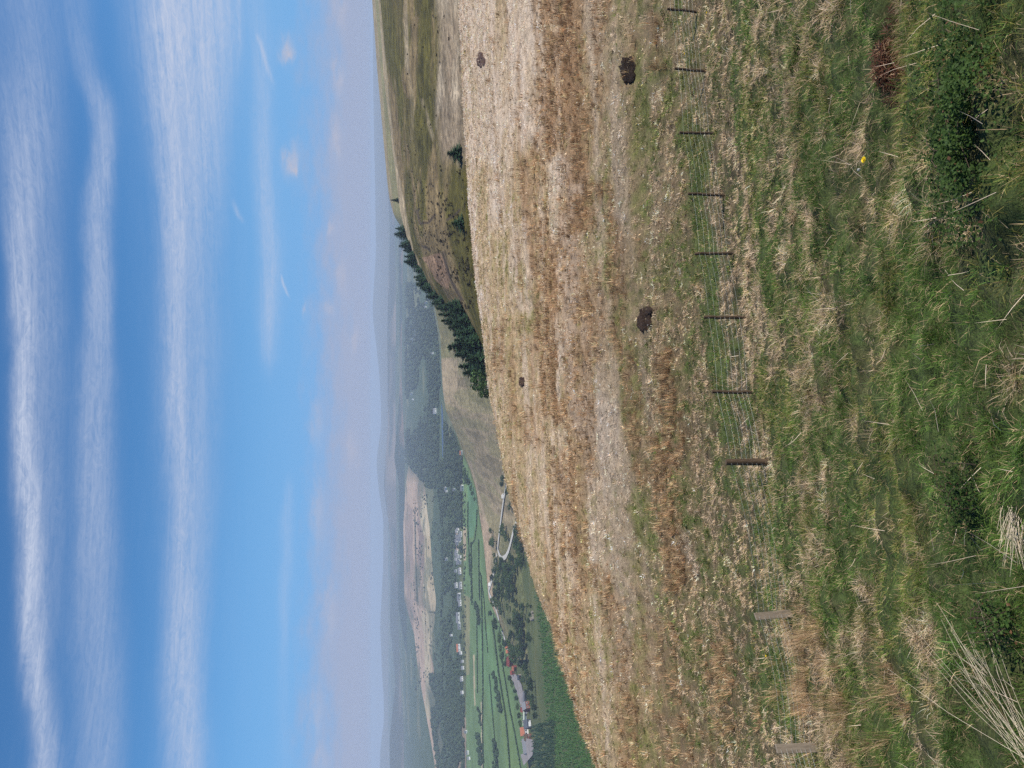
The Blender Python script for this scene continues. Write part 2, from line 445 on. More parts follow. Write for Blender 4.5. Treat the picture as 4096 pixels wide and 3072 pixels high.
P_GREEN, P_STRAW, P_RUSH = Pile(), Pile(), Pile()
DOWN = -PI / 2
def tussocks(r0, r1, dens, nb, spread, wmin):
    x, y = sample(r0, r1, dens)
    rust, pale, g, X, Y, r = zones(x, y)
    bram = np.exp(-((X - 3925) / 140) ** 2 - ((Y - 500) / 370) ** 2)
    k = (rng.random(len(X)) > bram * .85) & ~bare_mask(X, Y) & ~((r < 12) & (ditch(x, y) > .25))
    x, y, rust, pale, g, X, Y, r = [v[k] for v in (x, y, rust, pale, g, X, Y, r)]
    n = len(x)
    u = rng.random(n)
    is_rush = u < rust * .85 * smooth(.28, .5, fbm(x * .6, y * .9, 67, 3))
    is_green = ~is_rush & (rng.random(n) < smooth(.30, .75, g))
    size = rng.lognormal(0, .28, n) * (1 + .15 * smooth(30, 100, r))
    comb = DOWN + (fbm(x * .35, y * .35, 61, 2) - .5) * 5.0 + rng.normal(0, .5, n)
    shade = (.66 + .68 * fbm(x * 1.6, y * .8, 71, 3)) * np.exp(rng.normal(0, 1, n) * (.27 + .14 * smooth(24, 36, r)))
    for kind in range(3):
        sel = (is_rush, is_green, ~is_rush & ~is_green)[kind]
        idx = np.nonzero(sel)[0]
        if not len(idx): continue
        cnt = int(nb * (1.25, 1.15, 1.0)[kind])
        ii = np.repeat(idx, cnt); N = len(ii)
        sp_ = spread * size[ii] * np.abs(rng.normal(0, .6, N)) * (.8 if kind == 0 else 1)
        th = rng.uniform(0, 2 * PI, N)
        bx = x[ii] + sp_ * np.cos(th); by = y[ii] + sp_ * np.sin(th)
        bz = zn(bx, by) - .01
        rr = r[ii]
        w = np.maximum((.0022, .0028, .0022)[kind], rr * wmin * (.62, 1, 1)[kind]) * rng.uniform(.6, 1.3, N)
        fs = 1 + .5 * smooth(30, 110, rr)
        if kind == 0:       # upright rush stems
            L = rng.uniform(.16, .42, N) * size[ii] * fs; lean = np.abs(rng.normal(.25, .3, N)); curl = np.abs(rng.normal(.25, .3, N))
            az = th + rng.normal(0, .6, N)
            t = rng.random(N)[:, None]
            c = C_RUST * t + C_BROWN * (1 - t)
            gm = ((rng.random(N) < .12) | (g[ii] > .55) & (rng.random(N) < .4))[:, None]
            c = np.where(gm, np.array((.16, .14, .045)), c)
            c = np.where((rng.random(N) < .28)[:, None], C_STRAW, c)
            tip = c * 1.15
        elif kind == 1:     # living grass
            L = rng.uniform(.05, .15, N) * size[ii] * fs * (.7 + .3 * smooth(6, 10, rr)); lean = np.abs(rng.normal(.75, .45, N)); curl = np.abs(rng.normal(.6, .45, N))
            az = np.where(rng.random(N) < .5, th, comb[ii] + rng.normal(0, .9, N))
            t = np.clip(fbm(x * .7, y * .7, 81, 3)[ii] + rng.normal(0, .22, N), 0, 1)[:, None]
            c = C_GREEN * t + C_DGREEN * (1 - t)
            ol = (fbm(x * .45, y * .45, 83, 3)[ii] > .52) & (rng.random(N) < .45)
            c = np.where(ol[:, None], C_OLIVE * .95, c)
            st = rng.random(N) < (.18 + .30 * (1 - g[ii])) * (1 - .35 * smooth(3400, 3700, X[ii]))
            c = np.where(st[:, None], C_STRAW * .9, c)
            fr = smooth(25, 70, rr)[:, None]
            c = c * (1 - fr) + fr * (c * .35 + C_OLIVE * .75)
            tip = c * 1.1
        else:               # matted dead grass
            L = rng.uniform(.06, .18, N) * size[ii] * fs * (.72 + .28 * smooth(6, 10, rr)); lean = np.clip(rng.normal(.95, .4, N) + .05 * smooth(25, 60, rr), 0, 1.5); curl = np.abs(rng.normal(.45, .4, N))
            az = np.where(rng.random(N) < .4, th, comb[ii] + rng.normal(0, .9, N))
            t = np.clip(pale[ii] + rng.normal(.28, .3, N), 0, 1)[:, None]
            c = C_STRAW * (1 - t) + C_PALE * t
            ol = rng.random(N) < (.08 + .40 * g[ii]) * (1 - .7 * pale[ii])
            c = np.where(ol[:, None], C_OLIVE * 1.15, c)
            bn = rng.random(N) < .10
            c = np.where(bn[:, None], C_BROWN, c)
            c = np.where((rng.random(N) < rust[ii] * .5)[:, None], C_RUST, c)
            tip = c * 1.08
        sh = shade[ii][:, None]
        b = blades(np.stack([bx, by, bz], -1), az, L, lean, curl, w, c * sh, tip * sh)
        (P_RUSH, P_GREEN, P_STRAW)[kind].add(b)

tussocks(2.6, 6, 66, 105, .10, .00048)
tussocks(6, 12, 46, 56, .105, .00050)
tussocks(12, 20, 33, 28, .11, .00056)
tussocks(20, 34, 19, 20, .125, .00062)
tussocks(34, 62, 7.5, 14, .19, .00066)
tussocks(62, 142, 3.2, 12, .30, .0006)
tag(P_GREEN.build('green_grass', M_GRASS), 'living green grass over the slope and under the fence', 'grass', kind='stuff')
tag(P_STRAW.build('dead_grass', M_GRASS), 'matted straw coloured dead grass over the hillside', 'grass', kind='stuff')
tag(P_RUSH.build('rushes', M_RUSH), 'bands of upright rust brown rushes across the field', 'rushes', kind='stuff')

# ------------------------------------------------------------------ the fence
POSTS = [((2668, 36), (2790, 46), 'thin'), ((2698, 274), (2822, 284), 'thin'), ((2717, 532), (2858, 534), 'thin'), ((2752, 775), (2900, 780), 'thin'),
         ((2779, 1015), (2932, 1013), 'thin'), ((2815, 1268), (2984, 1270), 'thin'), ((2848, 1567), (3014, 1570), 'thin'), ((2903, 1848), (3072, 1848), 'corner'),
         ((3018, 2467), (3165, 2453), 'slab'), ((3102, 2995), (3262, 2990), 'slab'), ((3170, 3560), (3340, 3550), 'slab')]
PB = []
for (tx, ty), (bx, by), kind in POSTS:
    b = gp(bx, by)
    if b is None: b = at_r(bx, by, 24)
    PB.append((b, ray(tx, ty) * float(b @ FW)))
# one more post beyond the right edge of the picture
PB.insert(0, (PB[0][0] * 2 - PB[1][0], PB[0][1] * 2 - PB[1][1])); KINDS = ['thin'] + [p[2] for p in POSTS]
b0 = PB[8][0]
fence = empty('fence', b0)
tag(fence, 'stock fence of thin dark posts and slack wires, turning at a stout corner post', 'fence')
for (b, t), kind in zip(PB, KINDS):
    o_ = b - b0; up = (t - b); lo = o_ - up * .12; hi = o_ + up
    mb = MB()
    if kind == 'thin':
        n = 7
        pts = [lo + (hi - lo) * k / n + np.array((rng.normal(0, .006), rng.normal(0, .006), 0)) for k in range(n + 1)]
        mb.tube(pts, [.047 + .004 * rng.random() for _ in pts], 10)
        p = mb.build('post', M_WOOD, fence)
    elif kind == 'corner':
        n = 8
        pts = [lo + (hi - lo) * k / n for k in range(n + 1)]
        mb.tube(pts, [.090, .088, .086, .085, .084, .083, .082, .081, .076], 16)
        p = mb.build('corner_post', M_WOOD, fence); p['label'] = 'stout round corner post'
    else:
        d = (hi - lo); dn = d / np.linalg.norm(d)
        e = np.array((.95, .3, 0)); e -= dn * (e @ dn); e /= np.linalg.norm(e); g_ = np.cross(dn, e)
        V = []
        for q in (lo, hi):
            for sx, sy in ((-1, -1), (1, -1), (1, 1), (-1, 1)):
                V.append(q + e * sx * .072 + g_ * sy * .034)
        V[4] = V[4] - d * .03; V[7] = V[7] - d * .03
        mb.add(V, [(3, 2, 1, 0), (4, 5, 6, 7), (0, 1, 5, 4), (1, 2, 6, 5), (2, 3, 7, 6), (3, 0, 4, 7)])
        p = mb.build('post', M_WOODPALE, fence); p['label'] = 'pale flat sawn post'
    bv = p.modifiers.new('bevel', 'BEVEL'); bv.width = .008; bv.segments = 2; bv.limit_method = 'ANGLE'
for k, fr in enumerate((.90, .76, .63, .52, .41, .30, .18)):
    mb = MB()
    for i in range(len(PB) - 1):
        (b1, t1), (b2, t2) = PB[i], PB[i + 1]
        p1 = b1 + (t1 - b1) * fr - b0; p2 = b2 + (t2 - b2) * fr - b0
        off = np.array((0, -.05, 0))
        sag = .03 + .02 * rng.random() + (.06 if i >= 8 else 0)
        pts = [p1 + (p2 - p1) * q + off - np.array((0, 0, sag * 4 * q * (1 - q))) for q in np.linspace(0, 1, 7)]
        mb.tube(pts, .0014, 4, False)
    mb.build('wire', M_WIRE, fence)
mb = MB()      # the upright strands of the netting
for i in range(len(PB) - 1):
    (b1, t1), (b2, t2) = PB[i], PB[i + 1]
    n = 5 if i < 8 else 9
    for q in (np.arange(n) + .7) / (n + .4):
        bb = b1 + (b2 - b1) * q - b0; tt = t1 + (t2 - t1) * q - b0
        mb.tube([bb + (tt - bb) * .18 + (0, -.05, -.04), bb + (tt - bb) * .63 + (rng.normal(0, .01), -.05, -.04)], .0011, 3, False)
no = mb.build('netting', M_WIRE, fence); no['kind'] = 'stuff'

# ------------------------------------------------------------------ small things on the near hill
def peat(X, Y, hx, hy, col, lab, seed):
    """a hollow of bare peat draped on the ground, its rim ragged"""
    c = gp(X, Y)
    th = np.linspace(0, 2 * PI, 40, endpoint=False); P = [c - (0, 0, .02)]; C = [1.0]
    rim = .48 + .85 * fbm(np.cos(th) * 2.4 + seed, np.sin(th) * 2.4 + seed, seed, 4)
    for q in (.25, .5, .75, .92, 1.0):
        for a, rm in zip(th, rim):
            p = gp(X + hx * q * rm * math.cos(a), Y + hy * q * rm * math.sin(a))
            p[2] = zn(p[0], p[1]) + (.08 if q < 1 else -.04) + rng.normal(0, .03)
            P.append(p)
    P = np.array(P) - c
    n = 40; k = np.arange(n)
    T = np.stack([0 * k, 1 + k, 1 + (k + 1) % n], -1)
    Q = np.concatenate([np.stack([1 + m_ * n + k, 1 + (m_ + 1) * n + k, 1 + (m_ + 1) * n + (k + 1) % n, 1 + m_ * n + (k + 1) % n], -1) for m_ in range(4)])
    cc = np.array(col)[None] * (.7 + .6 * fbm(P[:, 0] * 3 + 9, P[:, 1] * 3 + P[:, 2] * 4, seed + 3, 3))[:, None]
    o = link('peat_patch', np_mesh('peat_patch', P, [T, Q], M_PEAT, cc, True)); o.location = c.tolist()
    tag(o, lab, 'peat patch', 'bare peat patches in the grass')
peat(2515, 285, 31, 64, (.022, .014, .010), 'large bare black peat hollow in the pale grass right of the fence', 3)
peat(1924, 240, 19, 36, (.085, .05, .04), 'smooth brown oval patch of bare peat on the far pale grass', 8)
peat(2583, 1275, 28, 60, (.038, .024, .017), 'long dark peat hollow beside the strip of rust rushes', 13)
peat(2088, 1528, 11, 26, (.06, .035, .025), 'small dark peat patch near the brow of the hill', 21)

def local_blades(name, mat, parent, N, centre, fn):
    """fn(N) -> base offsets, az, L, lean, curl, w, col ; all relative to centre"""
    off, az, L, lean, curl, w, col = fn(N)
    b = blades(off, az, L, lean, curl, w, col, col)
    return link(name, np_mesh(name, b[0], [b[1], b[2]], mat, b[3]), parent)

# dead bracken lying in the dark hollow at the right
c0 = gp(3540, 200)
def f(N):
    Y = rng.uniform(-90, 415, N); Y = np.where(rng.random(N) < .55, rng.uniform(170, 340, N), Y)
    X = 3533 + rng.uniform(-1, 1, N) * np.interp(Y, [-90, 150, 210, 310, 360, 415], [22, 24, 44, 44, 26, 16])
    q = np.array([_flat_hit(a, b) for a, b in zip(X, Y)])
    z = zn(q[:, 0], q[:, 1]) + rng.uniform(.0, .07, N)
    off = np.stack([q[:, 0], q[:, 1], z], -1) - c0
    k = rng.random(N)[:, None]
    dk = .45 + .55 * smooth(60, 150, Y)[:, None] * (1 - smooth(290, 340, Y))[:, None]  # litter colour darkened at both ends, as shade in the deep hollow
    col = np.array((.17, .068, .034)) * k + np.array((.06, .022, .014)) * (1 - k)
    col = np.where((rng.random(N) < .12)[:, None], np.array((.36, .23, .13)), col) * dk
    return off, rng.uniform(0, 2 * PI, N), rng.uniform(.03, .11, N), rng.uniform(.7, 1.5, N), rng.uniform(-.3, .6, N), rng.uniform(.004, .010, N), col
o = local_blades('dead_bracken', M_RUSH, None, 3400, c0, f); o.location = c0.tolist()
tag(o, 'reddish brown dead bracken litter lying in a dark earthy hollow', 'bracken')

# brambles: leaves on arching stems
def bramble(cX, cY, hX, hY, n, label):
    c = gp(cX, cY); root = empty('bramble', c); tag(root, label, 'bramble', 'low brambles in the grass')
    X = cX + hX * np.clip(rng.normal(0, .5, n), -1.2, 1.2); Y = cY + hY * np.clip(rng.normal(0, .5, n), -1.2, 1.2)
    keep = fbm(X * .016, Y * .016, 91, 3) > .40
    X, Y = X[keep], Y[keep]; n = len(X)
    q = np.array([_flat_hit(a, b) for a, b in zip(X, Y)])
    z = zn(q[:, 0], q[:, 1]) + rng.uniform(.04, .2, n)
    P = np.stack([q[:, 0], q[:, 1], z], -1) - c
    # a leaf: a pointed folded oval of four faces
    az = rng.uniform(0, 2 * PI, n); L = rng.uniform(.014, .030, n); W = L * .62
    tilt = rng.normal(.2, .5, n)
    d = np.stack([np.cos(az) * np.cos(tilt), np.sin(az) * np.cos(tilt), np.sin(tilt)], -1)
    s_ = np.stack([-np.sin(az), np.cos(az), rng.normal(0, .4, n)], -1)
    up = np.cross(d, s_)
    V = np.empty((n, 6, 3))
    V[:, 0] = P; V[:, 1] = P + d * (L * .45)[:, None] + s_ * (W * .5)[:, None] + up * (W * .15)[:, None]; V[:, 2] = P + d * L[:, None]
    V[:, 3] = P + d * (L * .45)[:, None] - s_ * (W * .5)[:, None] + up * (W * .15)[:, None]; V[:, 4] = P + d * (L * .4)[:, None]; V[:, 5] = P + d * (L * .8)[:, None]
    i = np.arange(n)[:, None] * 6
    T = np.concatenate([i + np.array([[0, 1, 4]]), i + np.array([[0, 4, 3]])]); Q = np.concatenate([i + np.array([[4, 1, 2, 5]])[:, [0, 1, 2, 3]], i + np.array([[4, 5, 2, 3]])])
    k = rng.random(n)[:, None]
    cl = np.array((.026, .055, .012)) * k + np.array((.062, .105, .022)) * (1 - k)
    cl = np.where((rng.random(n) < .025)[:, None], np.array((.12, .06, .03)), cl)
    link('leaves', np_mesh('leaves', V.reshape(-1, 3), [T, Q], M_LEAF, np.repeat(cl[:, None], 6, 1).reshape(-1, 3)), root)
    mb = MB()
    for _ in range(16):
        a = P[rng.integers(n)]; b = P[rng.integers(n)]
        if np.linalg.norm(a - b) > .5: b = a + (b - a) * .5 / np.linalg.norm(a - b)
        mid = (a + b) / 2 + (0, 0, .05)
        mb.tube([a - (0, 0, .06), (a + mid) / 2 + (0, 0, .02), mid, (b + mid) / 2, b], .0022, 4)
    mb.build('stems', M_BARK, root)
bramble(3925, 500, 150, 400, 10500, 'wide dark green bramble patch in the lush grass at the right')
bramble(3880, 1960, 70, 170, 1300, 'small bramble with dark leaves beside the bleached straw')
bramble(4010, 2480, 60, 150, 700, 'low bramble in the grass above the fan of straw stalks')

def straw(cX, cY, n, label, Lr, dirv, spread, name='straw_clump'):
    c = gp(min(cX, 4090), cY)
    if cX > 4090: c = c + (gp(4090, cY) - gp(4040, cY)) * (cX - 4090) / 50
    c[2] = zn(c[0], c[1])
    root = empty(name, c); tag(root, label, 'straw', 'bleached straw clumps')
    dirv = np.array(dirv, float); dirv /= np.linalg.norm(dirv)
    mb1, mb2 = MB(), MB()
    for k in range(n):
        d = dirv + rng.normal(0, spread, 3); d /= np.linalg.norm(d)
        L = rng.uniform(*Lr)
        b = np.array((rng.normal(0, .05), rng.normal(0, .04), -.01))
        bend = np.array((0, 0, -.10 * L * rng.random()))
        pts = [b, b + d * L * .5, b + d * L + bend]
        (mb2 if k % 14 == 0 else mb1).tube(pts, [.0012, .0010, .0005], 4, False)
    mb1.build('stalks', M_STALK, root)
    if mb2.v: mb2.build('dark_stalks', M_BROWNSTALK, root)
M_STALK = mat_plain('bleached_straw', (.60, .50, .37), .6, .25, 14)
M_BROWNSTALK = mat_plain('brown_stalk', (.16, .08, .05), .6, .25, 14)
straw(4140, 3020, 27, 'fan of long bleached straw stalks at the bottom of the slope by the picture corner', (.3, .85), (.5, .42, .2), .2)
straw(4050, 2040, 70, 'flattened heap of pale straw beside the small bramble', (.10, .30), (-.75, -.25, .22), .24)
straw(3960, 2740, 34, 'loose straw clump between rush tufts left of the long stalks', (.12, .34), (.5, .1, .45), .3)

def flower(X, Y, label, puff=False, scale=1.0):
    p = gp(X + 8, Y); p[2] = zn(p[0], p[1])
    h = .17 if not puff else .2
    root = empty('dandelion', p); tag(root, label, 'dandelion', 'dandelions in the grass')
    MB().tube([(0, 0, -.02), (.005, 0, h * .5), (0, .004, h)], .0022, 5).build('stem', M_STEM, root)
    mb = MB()
    if puff:
        for k in range(90):
            d = rng.normal(0, 1, 3); d /= np.linalg.norm(d)
            mb.tube([(0, 0, h + .008), np.array((0, 0, h + .008)) + d * .016 * scale], [.0004, .0016], 3, True)
        mb.build('seed_head', M_PUFF, root)
    else:
        for ring, (n, L, el) in enumerate(((16, .019, .15), (14, .016, .5), (10, .011, .95))):
            for k in range(n):
                t = 2 * PI * k / n + ring * .2; L_ = L * scale * 1.25
                d = np.array((math.cos(t) * math.cos(el), math.sin(t) * math.cos(el), math.sin(el))); s_ = np.array((-math.sin(t), math.cos(t), 0)) * .0028 * scale
                b = np.array((0, 0, h))
                mb.add([b - s_ * .5, b + s_ * .5, b + d * L_ + s_, b + d * L_ - s_], [(0, 1, 2, 3)])
        mb.build('flower_head', M_YELLOW, root)
flower(3520, 643, 'bright yellow dandelion in full flower in the green grass', scale=1.15)
flower(3517, 684, 'white dandelion seed head beside the brightest yellow flower', True, .8)
flower(2838, 52, 'tiny yellow dandelion by the farthest fence post', scale=1.5)
flower(2748, 216, 'tiny yellow dandelion close behind the fence wires', scale=1.5)
flower(3080, 2622, 'small yellow dandelion in the green strip between the two pale posts', scale=1.3)

# loose pale stalks lying about
n = 150
Xs = rng.uniform(2950, 4150, n); Ys = rng.uniform(-100, 3150, n)
q = np.array([_flat_hit(a, b) for a, b in zip(Xs, Ys)])
q[:, 2] = zn(q[:, 0], q[:, 1]) + rng.uniform(.02, .14, n)
rr = np.hypot(q[:, 0], q[:, 1])
k = rng.random(n)[:, None]
b = blades(q, rng.uniform(0, 2 * PI, n), rng.uniform(.08, .30, n) * (1 + .03 * rr), rng.uniform(.5, 1.5, n), rng.normal(0, .2, n), np.maximum(.0026, rr * .0005), C_PALE * (1 + .3 * k) * (1 - 0 * k))
tag(link('dead_stalks', np_mesh('dead_stalks', b[0], [b[1], b[2]], M_RUSH, b[3])), 'single bleached stalks scattered through the grass', 'stalks', kind='stuff')

# ------------------------------------------------------------------ the land beyond
TREES_BVH = []
def poly_in(X, Y, poly):
    X = np.asarray(X); Y = np.asarray(Y); c = np.zeros(X.shape, bool)
    n = len(poly)
    for i in range(n):
        x0, y0 = poly[i]; x1, y1 = poly[(i + 1) % n]
        if y0 == y1: continue
        c ^= ((y0 > Y) != (y1 > Y)) & (X < (x1 - x0) * (Y - y0) / (y1 - y0) + x0)
    return c

def pline(X, Y, pts, hw):
    dm = np.full(np.shape(X), 1e9)
    for (x0, y0), (x1, y1) in zip(pts[:-1], pts[1:]):
        dx, dy = x1 - x0, y1 - y0
        t = np.clip(((X - x0) * dx + (Y - y0) * dy) / (dx * dx + dy * dy), 0, 1)
        dm = np.minimum(dm, np.hypot(X - x0 - t * dx, Y - y0 - t * dy))
    return 1 - smooth(.35 * hw, 1.5 * hw, dm)

def add_bvh(V, F): TREES_BVH.append(BVHTree.FromPolygons(V.tolist(), F.tolist()))

def hit(X, Y, rmin=140):
    d = ray(X, Y); d = d / np.linalg.norm(d)
    best = None
    for b in TREES_BVH:
        h = b.ray_cast(Vector((d * rmin).tolist()), Vector(d.tolist()))
        if h[0] is not None and (best is None or h[3] < best[1]): best = (np.array(h[0]), h[3])
    return None if best is None else best[0]

def ridge(name, ctl, colfn, mat, nrow=70, ncol=420, bump=(0, 1), ylim=(-500, 3600), drop=.25, convex=1.7, back=600):
    """a hill: per picture row Y the foot (Xb at distance rb) and the skyline (Xs at rs)"""
    ctl = np.array(sorted(ctl), float)
    Y = np.linspace(ylim[0], ylim[1], ncol)
    Xb, rb, Xs, rs = [np.interp(Y, ctl[:, 0], ctl[:, i]) for i in (1, 2, 3, 4)]
    kk = np.exp(-.5 * (np.arange(-8, 9) / 3.0) ** 2); kk /= kk.sum()
    sm = lambda v: np.convolve(np.pad(v, 8, mode='edge'), kk, 'valid')
    Xb, rb, rs = sm(Xb), sm(rb), sm(rs); Xs = sm(Xs)
    Pb = at_r(Xb, Y, rb); Ps = at_r(Xs, Y, rs)
    rows = []
    h = (Ps - Pb)[:, :2]
    pre = Pb.copy(); pre[:, :2] *= .75; pre[:, 2] -= np.maximum(40, .2 * rb)
    rows.append(pre)
    for t in np.linspace(0, 1, nrow):
        P = np.empty_like(Pb); P[:, :2] = Pb[:, :2] + h * t
        P[:, 2] = Pb[:, 2] + (Ps[:, 2] - Pb[:, 2]) * (1 - (1 - t) ** convex) 
        if bump[0]:
            e = math.sin(PI * t) ** .5 if 0 < t < 1 else 0
            P[:, 2] += (fbm(P[:, 0] / bump[1], P[:, 1] / bump[1], 23, 4) - .5) * bump[0] * (.25 + e)
        rows.append(P)
    for s in (.1, .4, 1.0):
        P = Ps.copy(); f = 1 + s * back / np.maximum(rs, 1)
        P[:, :2] *= f[:, None]; P[:, 2] -= drop * s * back
        rows.append(P)
    V = np.concatenate(rows); V[:, 2] = np.maximum(V[:, 2], -166); F = grid_faces(len(rows), ncol)
    X, Yp, d = px(V)
    T = np.repeat(np.concatenate([[0], np.linspace(0, 1, nrow), [1, 1, 1]]), ncol)
    c = colfn(X, Yp, V, T)
    add_bvh(V, F)
    return tag(link(name, np_mesh(name, V, [F], mat, c, True)), kind='structure')

def mixc(c, w, col):
    w = np.clip(w, 0, 1)[:, None]
    return c * (1 - w) + np.array(col) * w

# --- moorland rising to the right
C_MOORG = (.078, .066, .013); C_MOORB = (.165, .118, .055); C_MOORP = (.33, .26, .165); C_HEATH = (.055, .038, .026)
def col_moor(X, Y, V, T):
    n = fbm(V[:, 0] / 9, V[:, 1] / 22, 3, 4); n2 = fbm(V[:, 0] / 40, V[:, 1] / 60, 5, 4); n3 = fbm(V[:, 0] / 3.5, V[:, 1] / 6, 6, 3)
    c = np.zeros((len(X), 3)) + C_MOORB
    c = mixc(c, smooth(.42, .62, n2 + .25 * (n - .5)), C_MOORG)
    dx = X - np.interp(Y, [0, 600, 1000, 1200], [1512, 1570, 1645, 1740])
    for poly in ([(1520, -400), (1610, -300), (1612, 0), (1628, 260), (1560, 300), (1530, 0)], [(1660, -300), (1735, -300), (1730, 120), (1715, 300), (1690, 420), (1668, 200)],
                 [(1600, 330), (1650, 380), (1690, 600), (1665, 780), (1625, 560)], [(1665, 740), (1700, 760), (1715, 900), (1680, 940), (1655, 850)],
                 [(1800, 760), (1845, 760), (1862, 1010), (1850, 1160), (1815, 980)], [(1540, 300), (1600, 330), (1620, 240), (1560, 180)]):
        c = mixc(c, poly_in(X + 34 * (n - .5) + 16 * (n3 - .5), Y + 150 * (n2 - .5) + 60 * (n3 - .5), poly) * .75, C_MOORG)
    c = mixc(c, pline(X + 10 * (n - .5), Y, [(1606, -300), (1618, 0), (1630, 250), (1650, 420), (1640, 560)], 6 + 5 * n) * .8 * smooth(.3, .55, n2 + .3 * (n - .5)), C_MOORP)
    c = mixc(c, pline(X + 10 * (n - .5), Y, [(1690, 400), (1735, 560)], 8) * .5 * smooth(.4, .6, n), C_MOORP)
    low = smooth(1735, 1775, X + 24 * (n - .5)) * (1 - smooth(560, 700, Y))
    c = mixc(c, low * .9, (.25, .19, .125)); c = mixc(c, low * smooth(.5, .7, n), (.38, .305, .21)); c = mixc(c, low * smooth(.6, .7, n3) * .6, (.12, .085, .055))
    c = mixc(c, (1 - smooth(4, 12, dx)) * .75, C_MOORP)
    c = mixc(c, poly_in(X, Y, [(1690, 880), (1780, 880), (1790, 980), (1700, 1000)]) * .7, C_MOORB)
    c = mixc(c, poly_in(X + 12 * (n - .5), Y, [(1690, 1030), (1760, 1010), (1800, 1090), (1790, 1160), (1740, 1120)]) * .7, (.26, .155, .10))
    for pts, hw in (([(1668, 840), (1680, 895), (1715, 890), (1738, 860)], 5), ([(1772, 1010), (1790, 1080), (1815, 1140), (1850, 1200)], 6), ([(1790, 880), (1820, 860), (1840, 840)], 5), ([(1690, 980), (1720, 1000)], 5)):
        c = mixc(c, pline(X + 8 * (n3 - .5), Y + 14 * (n - .5), pts, hw) * .85, C_HEATH)
    c = c * (.45 + 1.1 * n3)[:, None]
    return c
ridge('moorland', [(-500, 1815, 170, 1480, 640), (0, 1832, 170, 1513, 600), (300, 1840, 170, 1535, 560), (600, 1852, 170, 1569, 510), (745, 1858, 170, 1589, 480), (853, 1866, 170, 1603, 450),
                   (925, 1872, 170, 1618, 430), (1009, 1880, 170, 1647, 405), (1088, 1890, 170, 1684, 370), (1160, 1898, 170, 1728, 340), (1230, 1908, 170, 1790, 300), (1330, 1925, 170, 1860, 270), (1450, 1948, 170, 1925, 240), (1600, 1985, 170, 1985, 230), (1800, 2060, 170, 2060, 230), (3600, 2800, 170, 2800, 230)],
      col_moor, M_MOOR, 240, 900, (2.2, 30), (-500, 1750))

def col_back(X, Y, V, T):
    c = np.zeros((len(X), 3)) + (.235, .185, .10)
    n = fbm(V[:, 0] / 30, V[:, 1] / 60, 8, 4)
    c = mixc(c, smooth(8, 14, X - np.interp(Y, [0, 600, 850], [1490, 1537, 1565])), (.19, .17, .075))
    return c * (.75 + .5 * n)[:, None]
ridge('rear_moorland', [(-500, 1560, 800, 1478, 1300), (0, 1560, 800, 1488, 1200), (300, 1570, 760, 1511, 1100), (600, 1600, 720, 1537, 1000), (720, 1625, 690, 1549, 950), (800, 1640, 680, 1559, 920),
                        (868, 1650, 650, 1577, 880), (893, 1660, 640, 1596, 850), (950, 1700, 600, 1630, 800), (1050, 1760, 560, 1720, 760), (1200, 1850, 540, 1850, 700), (1500, 2000, 500, 2000, 640)],
      col_back, M_MOOR, 60, 400, (2, 60), (-500, 1300))

# --- the smooth spur in the middle
def col_spur(X, Y, V, T):
    n = fbm(V[:, 0] / 12, V[:, 1] / 90, 12, 4); n2 = fbm(V[:, 0] / 60, V[:, 1] / 160, 13, 3)
    c = np.zeros((len(X), 3)) + (.21, .175, .09)
    c = mixc(c, smooth(.45, .6, n), (.26, .20, .12)); c = mixc(c, smooth(.58, .7, n) * .7, (.13, .105, .055))
    c = mixc(c, poly_in(X, Y, [(1765, 1440), (1830, 1440), (1830, 1560), (1790, 1620), (1765, 1600)]) * .7, (.31, .235, .145))
    c = mixc(c, poly_in(X, Y, [(1730, 1180), (1840, 1200), (1860, 1430), (1760, 1430)]) * .7, (.13, .12, .045))
    c = mixc(c, poly_in(X, Y, [(1840, 1450), (1960, 1450), (1960, 1640), (1880, 1600)]) * .6, (.115, .105, .04))
    c = mixc(c, poly_in(X, Y, [(1915, 2040), (1950, 2100), (2020, 2540), (1950, 2400), (1930, 2160)]) * .8, (.33, .235, .155))
    c = mixc(c, pline(X, Y, [(1880, 1850), (1905, 1950), (1935, 2060), (1960, 2150)], 6) * .7, (.34, .25, .165))
    sky_x = np.interp(Y, [1963, 2053, 2162, 2270, 2400, 2540, 2650], [1906, 1918, 1933, 1943, 1955, 2022, 2080])
    c = mixc(c, smooth(2180, 2330, Y) * smooth(14, 26, X - sky_x + 14 * (n - .5)), (.085, .10, .035))
    c = mixc(c, smooth(1985, 2010, X + 20 * (n - .5)) * smooth(2060, 2160, Y) * .7, (.095, .10, .04))
    return c
ridge('spur', [(1000, 1900, 760, 1690, 1000), (1200, 1910, 760, 1733, 1000), (1272, 1920, 760, 1748, 1000), (1345, 1935, 770, 1762, 1000), (1453, 1950, 780, 1766, 1000), (1562, 1970, 785, 1772, 1000), (1645, 1985, 790, 1784, 1000),
               (1681, 1990, 790, 1802, 1000), (1742, 2000, 795, 1828, 1005), (1800, 2010, 800, 1850, 1010), (1890, 2020, 810, 1886, 1010), (1963, 2030, 815, 1906, 1020), (2053, 2040, 815, 1918, 1030), (2162, 2045, 815, 1933, 1000), (2270, 2050, 815, 1943, 980), (2400, 2055, 812, 1955, 960), (2540, 2060, 810, 2022, 880), (2650, 2080, 790, 2080, 830)],
      col_spur, M_MOOR, 120, 600, (3, 60), (1000, 2640), .15, 1.3, 250)

